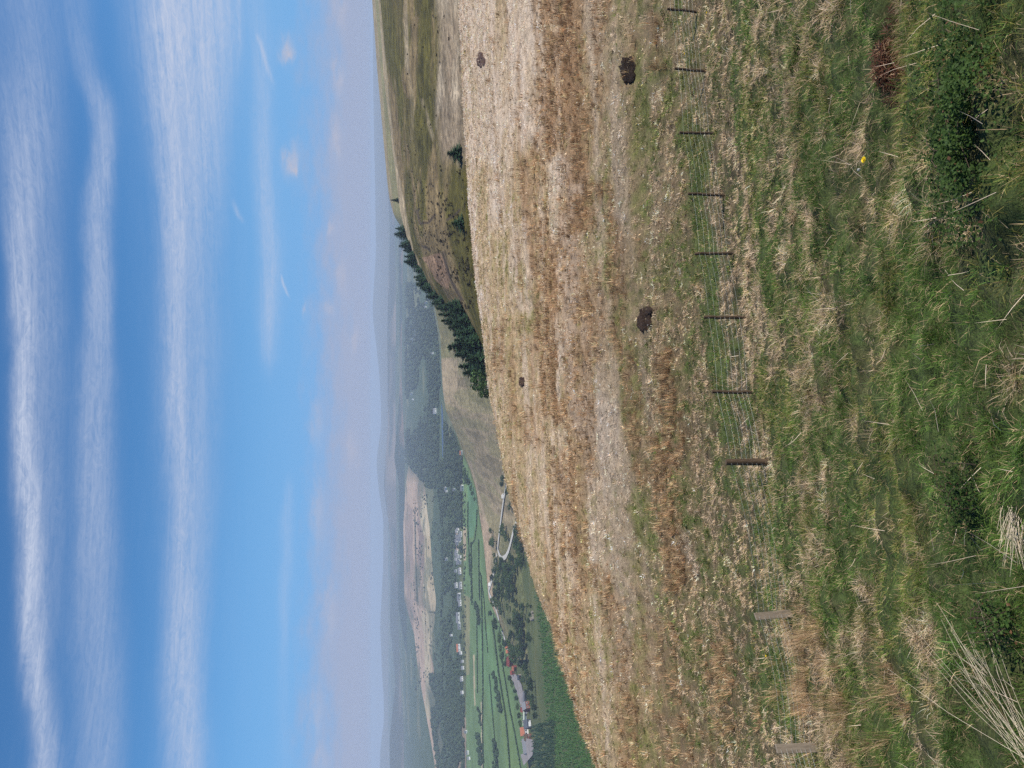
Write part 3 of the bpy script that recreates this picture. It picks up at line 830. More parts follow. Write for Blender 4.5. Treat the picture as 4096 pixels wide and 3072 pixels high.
# --- slope below the near hill, then the valley floor
ZV = -150.0
def lower_z(x, y):
    r = np.hypot(x, y)
    z = np.where(r < 790, -148.0 + (790 - r) * .129, ZV + 2 * np.exp(-np.maximum(0, r - 790) / 40))
    return z + (fbm(x / 60, y / 60, 33, 3) - .5) * 3 * (1 - smooth(800, 1200, r)) 
ROAD1 = [(2010, 1925), (2022, 1990), (2012, 2060), (2000, 2120), (1992, 2190)]
FIELDS = [([(1855, 1830), (1868, 1850), (1905, 1960), (1915, 2050), (1935, 2160), (1945, 2290), (1958, 2400), (2000, 2480), (2030, 2600), (2050, 2700), (2085, 2800), (2095, 2900), (2110, 3072), (2130, 3600), (1870, 3600), (1868, 3072), (1866, 2700), (1858, 2400), (1854, 2100), (1852, 1900)], (.075, .12, .045)),
          ([(1872, 1900), (1905, 1970), (1913, 2060), (1895, 2150), (1876, 2150), (1874, 2000)], (.062, .125, .058)),
          ([(1855, 2110), (1868, 2110), (1866, 2240), (1856, 2240)], (.25, .19, .12)), ([(1857, 2380), (1882, 2390), (1880, 2700), (1866, 2700)], (.14, .13, .06)),
          ([(1893, 2620), (1900, 2620), (1904, 2820), (1899, 2820)], (.26, .22, .13)), ([(1925, 2810), (1930, 2810), (1936, 3072), (1928, 3072)], (.25, .21, .13)),
          ([(1905, 2480), (1960, 2500), (2000, 2720), (1975, 2880), (1930, 2720)], (.072, .128, .05)), ([(1985, 2760), (2040, 2860), (2085, 3072), (2030, 3072)], (.082, .125, .042)),
          ([(1830, 3072), (1850, 2860), (1866, 2870), (1868, 3300)], (.15, .115, .075)),
          ([(1815, 2030), (1828, 2060), (1836, 2200), (1826, 2240), (1816, 2120)], (.24, .19, .15))]
def build_valley():
    az = np.radians(np.concatenate([np.linspace(-180, -45, 50)[:-1], np.linspace(-45, 45, 900), np.linspace(45, 180, 50)[1:]]))
    rr = np.concatenate([np.geomspace(140, 700, 60)[:-1], 1 / np.linspace(1 / 700., 1 / 9000., 260), [11800]])
    A, R = np.meshgrid(az, rr); x = R * np.sin(A); y = R * np.cos(A); z = lower_z(x, y)
    V = np.stack([x, y, z], -1).reshape(-1, 3); F = grid_faces(len(rr), len(az))[:, ::-1]
    X, Y, d = px(V); r = R.ravel()
    n = fbm(V[:, 0] / 30, V[:, 1] / 30, 15, 4); n2 = fbm(V[:, 0] / 160, V[:, 1] / 260, 16, 3)
    c = np.zeros((len(X), 3)) + (.052, .064, .021)
    c = mixc(c, smooth(.5, .7, n) * .5, (.085, .082, .032))
    c = mixc(c, (1 - smooth(610, 660, r)) * .6, (.055, .07, .026))
    c = mixc(c, smooth(1360, 1420, r), (.038, .055, .027)); c = mixc(c, smooth(1400, 1500, r) * smooth(.6, .7, n2) * .7, (.10, .10, .05))
    for poly, col in FIELDS: c = mixc(c, poly_in(X + 2, Y, poly) * .95 * (d > 0), col)
    c = mixc(c, pline(X, Y, [(1990, 1890), (2030, 2060), (2100, 2080), (2110, 2000)], 30) * .4 * smooth(.5, .6, n), (.27, .2, .13))
    c = mixc(c, pline(X, Y, [(1965, 2110), (1970, 2200)], 24) * .8, (.22, .17, .10))
    c = c * (1.1 + .5 * n)[:, None]
    add_bvh(V, F)
    tag(link('valley', np_mesh('valley', V, [F], M_FAR, c, True)), kind='structure')
build_valley()

def ribbon(name, pts, w, mat, lift=.25):
    P = []
    for (x0, y0), (x1, y1) in zip(pts[:-1], pts[1:]):
        for t in np.linspace(0, 1, 8, endpoint=False):
            P.append((x0 + (x1 - x0) * t, y0 + (y1 - y0) * t))
    P.append(pts[-1])
    W = []
    for p in P:
        h = hit(*p)
        if h is not None: W.append(h)
    W = np.array(W)
    for _ in range(4): W[1:-1] = (W[:-2] + 2 * W[1:-1] + W[2:]) / 4
    d = np.gradient(W, axis=0); d[:, 2] = 0; d /= np.linalg.norm(d, axis=1)[:, None] + 1e-9
    s = np.stack([-d[:, 1], d[:, 0], 0 * d[:, 0]], -1) * w / 2
    V = np.empty((len(W), 2, 3)); V[:, 0] = W - s; V[:, 1] = W + s; V[:, :, 2] += lift
    i = np.arange(len(W) - 1)[:, None] * 2
    return tag(link(name, np_mesh(name, V.reshape(-1, 3), [i + np.array([[0, 1, 3, 2]])], mat)), kind='structure')
ribbon('road', [(2100, 2010), (2085, 2040), (2060, 2110), (2042, 2185), (2036, 2205), (2026, 2226), (2012, 2236), (2004, 2228), (1997, 2210), (1993, 2195), (2000, 2130), (2010, 2050), (2018, 1990), (2030, 1930), (2038, 1895)], 5.4, M_ROAD, .9)
ribbon('track', [(1990, 2215), (1982, 2270), (1972, 2310), (1962, 2345), (1956, 2360), (1962, 2385), (1985, 2430), (2000, 2490), (2015, 2540), (2035, 2600)], 5.5, M_ROAD, .7)
def flat_poly(name, pts, mat, lift):
    W = np.array([hit(*p) for p in pts]); W[:, 2] = W[:, 2].max() + lift
    return tag(link(name, np_mesh(name, W, [np.arange(len(W))[None]], mat)), kind='structure')
flat_poly('yard', [(2046, 2697), (2068, 2697), (2090, 2740), (2098, 2800), (2112, 2850), (2100, 2860), (2090, 2840), (2075, 2780)], M_YARD, .3)
flat_poly('farm_lane', [(2120, 2950), (2140, 2960), (2140, 3020), (2118, 3060), (2108, 3016), (2122, 3010)], M_YARD, .3)
flat_poly('reservoir', [(1766, 1610), (1767, 1700), (1770, 1826), (1773, 1830), (1774, 1760), (1773, 1660), (1770, 1625)], M_WATER, .6)

# --- farther hills, each fainter than the one before
def col_tan(X, Y, V, T):
    n = fbm(V[:, 0] / 120, V[:, 1] / 240, 18, 4); n2 = fbm(V[:, 0] / 40, V[:, 1] / 60, 19, 3)
    c = np.zeros((len(X), 3)) + (.27, .19, .13)
    c = mixc(c, smooth(.5, .65, n), (.15, .115, .075))
    for poly, col in (([(1690, 1990), (1730, 1975), (1765, 2080), (1720, 2150), (1680, 2140)], (.30, .25, .155)), ([(1700, 2145), (1760, 2120), (1765, 2390), (1700, 2350)], (.27, .215, .12)),
                      ([(1695, 2350), (1770, 2380), (1775, 2560), (1740, 2690), (1710, 2560)], (.34, .27, .165)), ([(1648, 1890), (1675, 1900), (1676, 1940), (1655, 1960)], (.34, .235, .165)),
                      ([(1620, 2000), (1650, 2020), (1655, 2500), (1640, 2700), (1622, 2300)], (.17, .12, .09)), ([(1690, 2440), (1720, 2480), (1730, 2900), (1700, 2850)], (.26, .215, .13)),
                      ([(1670, 2050), (1690, 2120), (1695, 2300), (1668, 2250)], (.13, .09, .07)), ([(1762, 2820), (1790, 2830), (1790, 2990), (1770, 2960)], (.21, .15, .105))):
        c = mixc(c, poly_in(X + 22 * (n2 - .5) + 12 * (n - .5), Y + 90 * (n - .5) + 40 * (n2 - .5), poly) * .8, np.array(col) * 1.0)
    wood = np.maximum(smooth(1770, 1788, X + 26 * (n2 - .5)), np.maximum(1 - smooth(1900, 2010, Y + .9 * (X - 1700) * -1), smooth(2690, 2790, Y + 30 * (n2 - .5)) * smooth(8, 26, X - np.interp(Y, [2700, 3072], [1680, 1738]))))
    c = mixc(c, np.maximum(wood * .9, .65 * smooth(.56, .66, n2 * .6 + n * .4)), (.036, .05, .027))
    for pts in ([(1723, 2150), (1735, 2130), (1760, 2105), (1762, 2080)], [(1718, 2448), (1762, 2450)], [(1718, 2580), (1760, 2600)], [(1660, 2070), (1662, 2200), (1668, 2400)], [(1720, 2600), (1740, 2680)]):
        c = mixc(c, pline(X, Y, pts, 3.5) * .8, (.05, .055, .03))
    return c * (1.1 + .5 * n2)[:, None]
ridge('tan_hill', [(1600, 1760, 2200, 1700, 2600), (1800, 1780, 1950, 1640, 2900), (1950, 1790, 1800, 1622, 3100), (2100, 1795, 1720, 1613, 3200), (2400, 1797, 1680, 1618, 3100), (2445, 1797, 1680, 1629, 3050), (2535, 1798, 1680, 1657, 2850), (2671, 1798, 1680, 1671, 2700), (2784, 1800, 1680, 1690, 2500), (2852, 1803, 1680, 1703, 2350), (3033, 1808, 1680, 1735, 2100), (3600, 1830, 1600, 1800, 1800)],
      col_tan, M_FAR, 130, 700, (6, 300), (1600, 3600), .2, 1.2, 300)
def col_c(X, Y, V, T):
    n = fbm(V[:, 0] / 200, V[:, 1] / 300, 28, 4)
    c = np.zeros((len(X), 3)) + (.03, .043, .03)
    c = mixc(c, smooth(.52, .66, n) * (1 - smooth(1850, 1950, Y)) , (.15, .105, .075))
    return c
ridge('wooded_ridge', [(-500, 1680, 3600, 1600, 4200), (600, 1680, 3600, 1590, 4200), (1100, 1680, 3600, 1596, 4200), (1500, 1680, 3600, 1603, 4200), (1800, 1670, 3500, 1580, 4100), (1830, 1670, 3500, 1573, 4100), (1920, 1670, 3500, 1594, 4000), (2100, 1670, 3500, 1597, 4000), (2270, 1670, 3500, 1597, 4000), (2400, 1670, 3400, 1590, 4000), (2480, 1680, 3300, 1602, 4000), (2600, 1700, 3000, 1622, 3800), (2700, 1720, 2800, 1646, 3500), (2850, 1750, 2500, 1675, 3300), (3072, 1770, 2300, 1690, 3200), (3600, 1790, 2300, 1700, 3200)],
      col_c, M_FAR, 50, 500, (10, 400), (-500, 3600), .1, 1.4, 600)
def col_b(X, Y, V, T):
    n = fbm(V[:, 0] / 400, V[:, 1] / 700, 38, 4)
    c = np.zeros((len(X), 3)) + (.05, .055, .04)
    tan_ = smooth(1050, 1180, Y) * (1 - smooth(1900, 1960, Y))
    c = mixc(c, tan_ * smooth(1538, 1560, X + 20 * (n - .5)) * .6 * smooth(.35, .6, n), (.34, .24, .17)); c = mixc(c, smooth(.5, .65, n) * .6, (.16, .12, .09))
    return c
ridge('middle_ridge', [(-500, 1620, 4600, 1540, 6200), (500, 1620, 4600, 1535, 6200), (900, 1625, 4600, 1560, 6200), (1150, 1630, 4500, 1553, 6000), (1300, 1640, 4400, 1549, 6000), (1700, 1640, 4400, 1552, 6000), (1950, 1630, 4500, 1534, 6300), (2050, 1630, 4500, 1548, 6000), (2150, 1630, 4500, 1562, 5600), (2400, 1640, 4300, 1561, 5600), (2500, 1650, 4200, 1559, 5600), (2600, 1680, 3900, 1570, 5300), (2730, 1700, 3500, 1583, 5000), (2830, 1720, 3300, 1572, 5000), (2950, 1740, 3300, 1558, 5000), (3072, 1750, 3300, 1560, 5000), (3600, 1760, 3300, 1570, 5000)],
      col_b, M_FAR, 50, 500, (14, 500), (-500, 3600), .1, 1.3, 700)
def col_a(X, Y, V, T): return np.zeros((len(X), 3)) + (.12, .11, .085)
ridge('distant_hills', [(-500, 1560, 7600, 1490, 10000), (300, 1560, 7600, 1492, 10000), (700, 1560, 7600, 1499, 10000), (1000, 1560, 7500, 1504, 10000), (1250, 1560, 7500, 1489, 10000), (1380, 1560, 7500, 1505, 10000), (1500, 1560, 7500, 1518, 10000), (1700, 1560, 7500, 1526, 10000), (1850, 1560, 7500, 1504, 10000), (2000, 1570, 7500, 1520, 9500), (2100, 1570, 7500, 1537, 9000), (2300, 1570, 7500, 1531, 9000), (2500, 1570, 7500, 1520, 9500), (2700, 1580, 7500, 1528, 9500), (2850, 1580, 7500, 1540, 9500), (3000, 1580, 7500, 1520, 9500), (3600, 1580, 7500, 1512, 9500)],
      col_a, M_FAR, 30, 400, (16, 900), (-500, 3600), .05, 1.4, 900)

# ------------------------------------------------------------------ trees
def ground_z(x, y):
    best = None
    for b in TREES_BVH:
        h = b.ray_cast(Vector((x, y, 500)), Vector((0, 0, -1)))
        if h[0] is not None and (best is None or h[0][2] > best): best = h[0][2]
    return best

def spruce_meshes(seed, slim=1.0):
    """unit height conifer: whorls of drooping sprays round a tapering trunk"""
    r_ = np.random.default_rng(seed)
    V = []; C = []; n = 0
    for h in np.linspace(.06, .985, 34):
        R = .25 * slim * (1 - h) ** .62 * r_.uniform(.8, 1.2) + .012
        nb = 5 + int(7 * (1 - h)); a0 = r_.uniform(0, 6.28)
        for k in range(nb):
            a = a0 + 2 * PI * k / nb + r_.normal(0, .25); L = R * r_.uniform(.6, 1.3)
            d = np.array((math.cos(a), math.sin(a), 0)); s = np.array((-math.sin(a), math.cos(a), 0))
            dro = r_.uniform(-.15, .45) if h < .85 else -.5
            for q in range(4):
                t0, t1 = q / 4, (q + 1.5) / 4
                w = L * .30 * (1 - t0 * .7)
                jit = r_.normal(0, .006, 3)
                p0 = np.array((0, 0, h)) + d * L * t0 - np.array((0, 0, dro * L * t0 ** 1.3)) + jit
                p1 = np.array((0, 0, h)) + d * L * min(t1, 1.1) - np.array((0, 0, dro * L * min(t1, 1.1) ** 1.3 - .01 * r_.normal())) + jit
                dz = np.array((0, 0, -.02 - .02 * r_.random()))
                V += [p0 + s * w * .2, p0 - s * w * .9 + dz, p1 + jit, p0 + s * w * .9 + dz]
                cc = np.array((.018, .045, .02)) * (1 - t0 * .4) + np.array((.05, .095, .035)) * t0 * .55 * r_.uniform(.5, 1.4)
                C += [cc] * 4
    V = np.array(V); F = np.arange(len(V)).reshape(-1, 4)
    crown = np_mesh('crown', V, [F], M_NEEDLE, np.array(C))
    mb = MB(); mb.tube([(0, 0, -.08), (0, 0, .3), (.004, 0, .98)], [.022, .016, .003], 7)
    return crown, mb.mesh('trunk', M_BARK)

def broad_meshes(seed, col=(.045, .085, .025), squat=1.0):
    r_ = np.random.default_rng(seed)
    V = []; C = []
    ncl = 46
    for k in range(ncl):
        d = r_.normal(0, 1, 3); d /= np.linalg.norm(d)
        rad = r_.uniform(.35, 1.0) ** .5
        c = np.array((d[0] * .36 * squat * rad, d[1] * .36 * squat * rad, .60 + d[2] * .34 * rad * (1 if d[2] > 0 else .8)))
        tone = r_.uniform(.65, 1.35); R = r_.uniform(.09, .15)
        for q in range(24):
            e = r_.normal(0, 1, 3); e /= np.linalg.norm(e)
            p = c + e * R * r_.uniform(.5, 1.05)
            u = np.cross(e, r_.normal(0, 1, 3)); u /= np.linalg.norm(u); v = np.cross(e, u) + .4 * r_.normal(0, 1, 3)
            s = r_.uniform(.025, .055)
            V += [p - u * s, p - v * s * .6, p + u * s, p + v * s * .6]
            C += [np.array(col) * tone * r_.uniform(.7, 1.35)] * 4
    V = np.array(V); F = np.arange(len(V)).reshape(-1, 4)
    crown = np_mesh('crown', V, [F], M_LEAF, np.array(C))
    mb = MB(); mb.tube([(0, 0, -.06), (.01, 0, .25), (0, .01, .55)], [.035, .026, .012], 7)
    for k in range(4):
        a = k * 1.6 + r_.random(); mb.tube([(0, 0, .28), (.12 * math.cos(a), .12 * math.sin(a), .45), (.22 * math.cos(a), .22 * math.sin(a), .62)], [.016, .011, .004], 5)
    return crown, mb.mesh('trunk', M_BARK)

SPR = [spruce_meshes(100 + k, s) for k, s in enumerate((1.0, 1.15, .85, 1.3))]
SPW = [spruce_meshes(120 + k, s) for k, s in enumerate((1.9, 2.3))]
BRO = [broad_meshes(200, (.038, .072, .024)), broad_meshes(201, (.055, .10, .028), 1.15), broad_meshes(202, (.030, .060, .022), .9), broad_meshes(203, (.07, .115, .03), 1.3)]

def plant(name, meshes, loc, H, label, cat, group=None, wide=1.0):
    root = empty(name, loc, rng.uniform(0, 6.28)); root.scale = (H * wide, H * wide, H)
    tag(root, label, cat, group)
    link('crown', meshes[0], root); link('trunk', meshes[1], root)
    return root

def spruce_at(Xtop, Y, r, label, group=None, wide=1.0, var=None, minH=1.5):
    p = at_r(Xtop, Y, r)
    g = ground_z(p[0], p[1])
    H = max(minH, p[2] - g)
    plant('spruce', SPR[rng.integers(4)] if var is None else var, (p[0], p[1], g), H, label, 'tree', group, wide)

G1 = 'spruces clustered just below the brow'
cl = 'dark spruce in the dense clump just below the brow of the near hill'
for Xt, Y, r, w, lab in ((1743, 1233, 262, 1.0, 'tallest dark spruce at the upslope edge of the clump below the brow'), (1752, 1258, 258, 1.0, cl), (1763, 1282, 250, 1.1, cl), (1792, 1310, 246, 1.15, cl), (1810, 1338, 240, 1.1, cl),
                       (1789, 1388, 232, 1.15, 'spiky topped spruce standing up from the middle of the clump'), (1818, 1420, 228, 1.2, cl), (1833, 1466, 222, 1.25, cl), (1850, 1492, 216, 1.3, cl),
                       (1802, 1240, 225, 1.1, cl), (1822, 1285, 218, 1.15, cl), (1838, 1330, 210, 1.2, cl), (1845, 1375, 206, 1.3, cl), (1858, 1440, 202, 1.3, cl), (1780, 1218, 240, 1.0, cl), (1800, 1262, 240, 1.1, cl), (1815, 1360, 226, 1.1, cl), (1776, 1295, 252, 1.0, cl)):
    spruce_at(Xt, Y, r, lab, G1 if lab == cl else None, w * rng.uniform(1.25, 1.7))
for Xt, Y, r, lab in ((1874, 1524, 208, 'bushy green tree at the downslope end of the spruce clump'), (1905, 1556, 202, 'low green bush trailing off the end of the spruce clump')):
    p = at_r(Xt, Y, r); g = ground_z(p[0], p[1])
    plant('bushy_tree', BRO[1], (p[0], p[1], g), max(2, p[2] - g), lab, 'tree', None, 1.0)
row = 'small dark spruce in the row along the moorland skyline'
G2 = 'spruces along the moorland skyline'
SKY_R = lambda Y: np.interp(Y, [600, 745, 853, 925, 1009, 1088, 1160, 1230], [510, 480, 450, 430, 405, 370, 340, 300])
for Xt, Y in ((1581, 913), (1586, 934), (1600, 968), (1597, 982), (1612, 1003), (1628, 1014), (1613, 1027), (1615, 1049), (1630, 1058), (1655, 1074), (1650, 1090), (1655, 1110), (1662, 1120), (1664, 1142), (1676, 1148), (1684, 1158), (1706, 1172), (1704, 1186), (1726, 1212)):
    spruce_at(Xt + rng.normal(0, 4), Y + rng.normal(0, 3), float(SKY_R(Y)) + rng.uniform(-12, 8), row, G2, rng.uniform(.9, 1.35), SPW[rng.integers(2)], 2.0)
spruce_at(1562, 800, 466, 'single small spruce standing apart on the upper moorland skyline', None, 1.6, None, 2)
spruce_at(1788, 614, 173, 'lone bushy spruce at the brow under the open moor', None, 1.35, SPW[1])
spruce_at(1806, 893, 176, 'broad low spruce at the brow between lone tree and clump', None, 1.3, SPW[1])

# heather and rush clumps dotted over the moor
V = []; C = []; n = 0
for _ in range(2600):
    Y = rng.uniform(-50, 1230)
    X = rng.uniform(np.interp(Y, [0, 600, 1000, 1230], [1520, 1575, 1655, 1800]), np.interp(Y, [0, 600, 1230], [1800, 1848, 1905]))
    dens = .10 + .9 * float(poly_in(X, Y, [(1600, 690), (1640, 650), (1860, 860), (1905, 1240), (1760, 1230), (1650, 1000), (1605, 850)])) + .3 * float(Y > 420 and X < 1680)
    if rng.random() > dens * .6 * smooth(.35, .6, fbm(X * .02, Y * .012, 77, 3)): continue
    h = hit(X, Y, 160)
    if h is None: continue
    s = rng.uniform(.12, .42) * (1.3 if X > 1750 else 1)
    k = 16
    p = h + rng.normal(0, 1, (k, 3)) * (s * .45, s * .45, s * .25) + (0, 0, s * .3)
    for q in p:
        u = rng.normal(0, s * .4, 3); w = rng.normal(0, s * .4, 3)
        V += [q - u, q + w, q + u]; C += [np.array((.045, .034, .02)) * rng.uniform(.6, 1.5)] * 3
V = np.array(V)
tag(link('heather', np_mesh('heather', V, [np.arange(len(V)).reshape(-1, 3)], M_LEAF, np.array(C))), 'dark heather clumps dotted over the moorland', 'heather', kind='stuff')

# broadleaf trees about the road and the farm
ROADPX = [(2100, 2010), (2085, 2040), (2060, 2110), (2042, 2185), (2036, 2205), (2026, 2226), (2012, 2236), (2004, 2228), (1997, 2210), (1993, 2195), (2000, 2130), (2010, 2050), (2018, 1990), (2030, 1930)]
def _dist(X, Y):
    best = 1e9
    for (x0, y0), (x1, y1) in zip(ROADPX[:-1], ROADPX[1:]):
        dx, dy = x1 - x0, y1 - y0
        q = min(1, max(0, ((X - x0) * dx + (Y - y0) * dy) / (dx * dx + dy * dy)))
        best = min(best, math.hypot(X - x0 - q * dx, Y - y0 - q * dy))
    return best
def z4(l): return [(1400 + a / 2.765, 1800 + b / 2.765, s / 2.765) for a, b, s in l]
def z5(l): return [(1400 + a / 2.212, 2400 + b / 2.212, s / 2.212) for a, b, s in l]
def trees(lst, label, group, var=None):
    for Xc, Y, s in lst:
        if any(float(_dist(xx, Y)) < 8 for xx in (Xc, Xc + s * .45)): continue
        h = hit(Xc + s * .5, Y)
        if h is None: continue
        dep = float(h @ FW); H = s / FPX * dep * 1.2
        k = rng.integers(4) if var is None else var
        plant('broadleaf_tree', BRO[k], h, H, label, 'tree', group, rng.uniform(1.15, 1.6))
trees(z4([(1690, 900, 70), (1735, 975, 60), (1700, 850, 60), (1720, 930, 65), (1645, 1060, 50), (1725, 1085, 55), (1780, 1080, 55), (1665, 890, 45)]), 'dark round tree inside the bend of the pale road', 'trees inside the road bend')
trees(z4([(1560, 890, 45), (1590, 1010, 70), (1560, 1020, 50), (1600, 1160, 40)]), 'small tree on the tan field edge just above the road', 'trees above the road')
trees(z4([(1800, 600, 70), (1770, 630, 45), (1715, 600, 55), (1750, 460, 60), (1690, 370, 60), (1730, 520, 40), (1845, 690, 55), (1700, 310, 60)]), 'tree beside the straight upper stretch of road near the spur', 'trees by the upper road')
trees(z4([(1880, 770, 80), (1920, 830, 85), (1850, 830, 60), (1870, 920, 70), (1840, 900, 60), (1860, 1010, 70), (1900, 1000, 70), (1910, 1080, 80), (1870, 1100, 70), (1830, 1060, 50), (1890, 1180, 70), (1850, 1230, 60), (2010, 1130, 50), (1960, 1060, 55)]), 'bright green tree on the lower side of the pale road near the brow', 'trees below the pale road', None)
trees(z4([(1640, 1200, 55), (1690, 1230, 75), (1730, 1190, 60), (1610, 1330, 70), (1660, 1340, 60), (1740, 1290, 80), (1800, 1310, 60), (1780, 1250, 60), (1580, 1410, 60), (1620, 1470, 60), (1720, 1420, 75), (1780, 1470, 80), (1700, 1510, 70), (1760, 1550, 75), (1810, 1530, 70), (1600, 1550, 45), (1650, 1620, 55), (1700, 1600, 60), (1770, 1620, 60)]), 'round tree in the scattered wood between road bend and farm', 'scattered wood left of the road bend')
def extra(n, x0, x1, y0, y1, s0, s1):
    return [(rng.uniform(x0, x1), rng.uniform(y0, y1), rng.uniform(s0, s1)) for _ in range(n)]
trees(extra(34, 1975, 2062, 2225, 2420, 17, 28), 'round tree in the scattered wood between road bend and farm', 'scattered wood left of the road bend')
trees(extra(24, 2035, 2095, 2400, 2600, 14, 24), 'tree in the rough meadow above the pale stone ruin', 'trees in the rough meadow')
trees(extra(22, 2075, 2125, 2420, 2620, 12, 20), 'tree in the rough meadow above the pale stone ruin', 'trees in the rough meadow')
trees(extra(16, 2060, 2090, 2110, 2260, 20, 30), 'bright green tree on the lower side of the pale road near the brow', 'trees below the pale road')
trees(z5([(1250, 120, 45), (1290, 195, 60), (1300, 235, 45), (1335, 310, 50), (1330, 350, 45)]), 'tree along the field edge above the farm track', 'trees along the farm track')
trees(z5([(1382, 378, 62)]), 'dark crowned tree at the gable of the first red barn', None, 2)
trees(z5([(1340, 420, 45), (1355, 492, 55), (1380, 560, 40), (1420, 690, 40), (1440, 740, 40), (1465, 800, 40), (1480, 870, 42), (1490, 940, 40), (1505, 1020, 45), (1515, 1090, 45), (1530, 1150, 40)]), 'bushy tree on the field side of the farmyard', 'trees behind the farm')
trees(z5([(1440, 430, 60), (1465, 510, 75), (1435, 500, 55), (1500, 440, 65), (1540, 480, 60), (1520, 560, 65), (1560, 590, 65), (1575, 650, 55), (1540, 700, 45), (1605, 720, 65), (1610, 770, 65), (1590, 860, 50), (1620, 900, 55), (1640, 950, 60), (1650, 1020, 60), (1620, 860, 50), (1565, 810, 40)]), 'leafy tree between the farm buildings and the plantation', 'trees in front of the farm')
trees(z5([(1470, 160, 55), (1500, 140, 60), (1490, 240, 65), (1460, 200, 45), (1520, 270, 45), (1340, 100, 45), (1400, 60, 40), (1480, 40, 50)]), 'tree in the rough meadow above the pale stone ruin', 'trees in the rough meadow')
trees(z4([(1280, 235, 50), (1275, 265, 45), (1300, 310, 50), (1320, 360, 55), (1310, 330, 45), (1345, 420, 45), (1290, 340, 40), (1360, 480, 40), (1385, 540, 35)]), 'dark tree in the belt across the far green field', 'trees across the far green field')

# blobs of foliage for woods and hedges
def ico():
    import bmesh
    bm = bmesh.new(); bmesh.ops.create_icosphere(bm, subdivisions=1, radius=1)
    v = np.array([q.co[:] for q in bm.verts]); f = np.array([[w.index for w in q.verts] for q in bm.faces]); bm.free(); return v, f
ICO_V, ICO_F = ico()
def blob_mesh(name, items, mat, cols):
    """items: (pos, rx, ry, rz)"""
    n = len(items)
    P = np.array([i[0] for i in items]); S = np.array([i[1:] for i in items])
    w = rng.uniform(.62, 1.3, (n, len(ICO_V), 1))
    V = ICO_V[None] * w * S[:, None, :] + P[:, None, :]
    F = (np.arange(n)[:, None, None] * len(ICO_V) + ICO_F[None]).reshape(-1, 3)
    C = np.repeat(np.asarray(cols)[:, None], len(ICO_V), 1) * rng.uniform(.75, 1.25, (n, len(ICO_V), 1))
    return np_mesh(name, V.reshape(-1, 3), [F], mat, C.reshape(-1, 3))

def hedge(pts, hpx, label, wpx=None):
    items = []; P = []
    for (x0, y0), (x1, y1) in zip(pts[:-1], pts[1:]):
        L = max(2, int(math.hypot(x1 - x0, y1 - y0) / 2.2))
        for t in np.linspace(0, 1, L, endpoint=False): P.append((x0 + (x1 - x0) * t, y0 + (y1 - y0) * t))
    cols = []
    for X, Y in P:
        h = hit(X + rng.normal(0, .4 if not wpx else wpx), Y + rng.normal(0, 1))
        if h is None or rng.random() < .04: continue
        s = hpx / FPX * float(h @ FW) * rng.uniform(.7, 1.25)
        if wpx and rng.random() < .3: s *= 1.4
        items.append((h + (0, 0, s * .45), s * .75, s * .75, s * .62)); cols.append(np.array((.032, .058, .022)) * rng.uniform(.7, 1.3))
    tag(link('hedge', blob_mesh('hedge', items, M_LEAF, cols)), label, 'hedge', 'hedges between the green fields')
hedge([(1927, 2300), (1929, 2400), (1931, 2527), (1934, 2716), (1932, 2900), (1936, 3100)], 5, 'longest straight hedge through the middle of the green valley fields')
hedge([(1922, 2290), (1938, 2400), (1945, 2520), (1953, 2610)], 4, 'short hedge slanting off the longest hedge')
hedge([(1909, 2470), (1910, 2600), (1912, 2770)], 4, 'thin hedge beyond the longest hedge')
hedge([(1975, 2505), (1985, 2590), (2001, 2716), (2024, 2852), (2034, 2960), (2044, 3100)], 6, 'thick dark hedge alongside the strip of wood')
hedge([(2008, 2630), (2026, 2740), (2043, 2843), (2065, 2950), (2090, 3100)], 5, 'nearest hedge, between the farm and the strip of wood')
hedge([(1959, 2698), (1970, 2830), (1981, 2960), (1986, 3100)], 4, 'faint hedge beyond the strip of wood')
hedge([(1978, 2688), (1988, 2730), (1998, 2790), (2008, 2850)], 8, 'strip of bushy wood lying beside the thick hedge', 3.5)
hedge([(1982, 2962), (1988, 3020), (1990, 3100)], 9, 'thick belt of bushes at the lower end of the faint hedge', 4)
hedge([(1874, 2005), (1873, 2100), (1878, 2205), (1881, 2300)], 4.5, 'hedge on the far side of the bright green field')
hedge([(1886, 2170), (1888, 2300), (1890, 2420)], 5, 'hedge of round bushes in the far fields', 1.5)
hedge([(1917, 2160), (1918, 2290), (1921, 2400)], 5, 'hedge along the foot of the tan slope')
hedge([(1910, 2040), (1908, 2100), (1900, 2160), (1886, 2180)], 4, 'curving hedge at the corner of the bright green field')
hedge([(1905, 2410), (1912, 2440), (1920, 2500)], 8, 'small triangle of bushes between two far hedges', 3)
hedge([(1912, 2830), (1921, 2850), (1923, 2900)], 6, 'short row of bushes across the longest hedge', 2)
hedge([(1905, 2930), (1920, 2960), (1925, 3060)], 9, 'ragged belt of trees at the far left of the fields', 5)

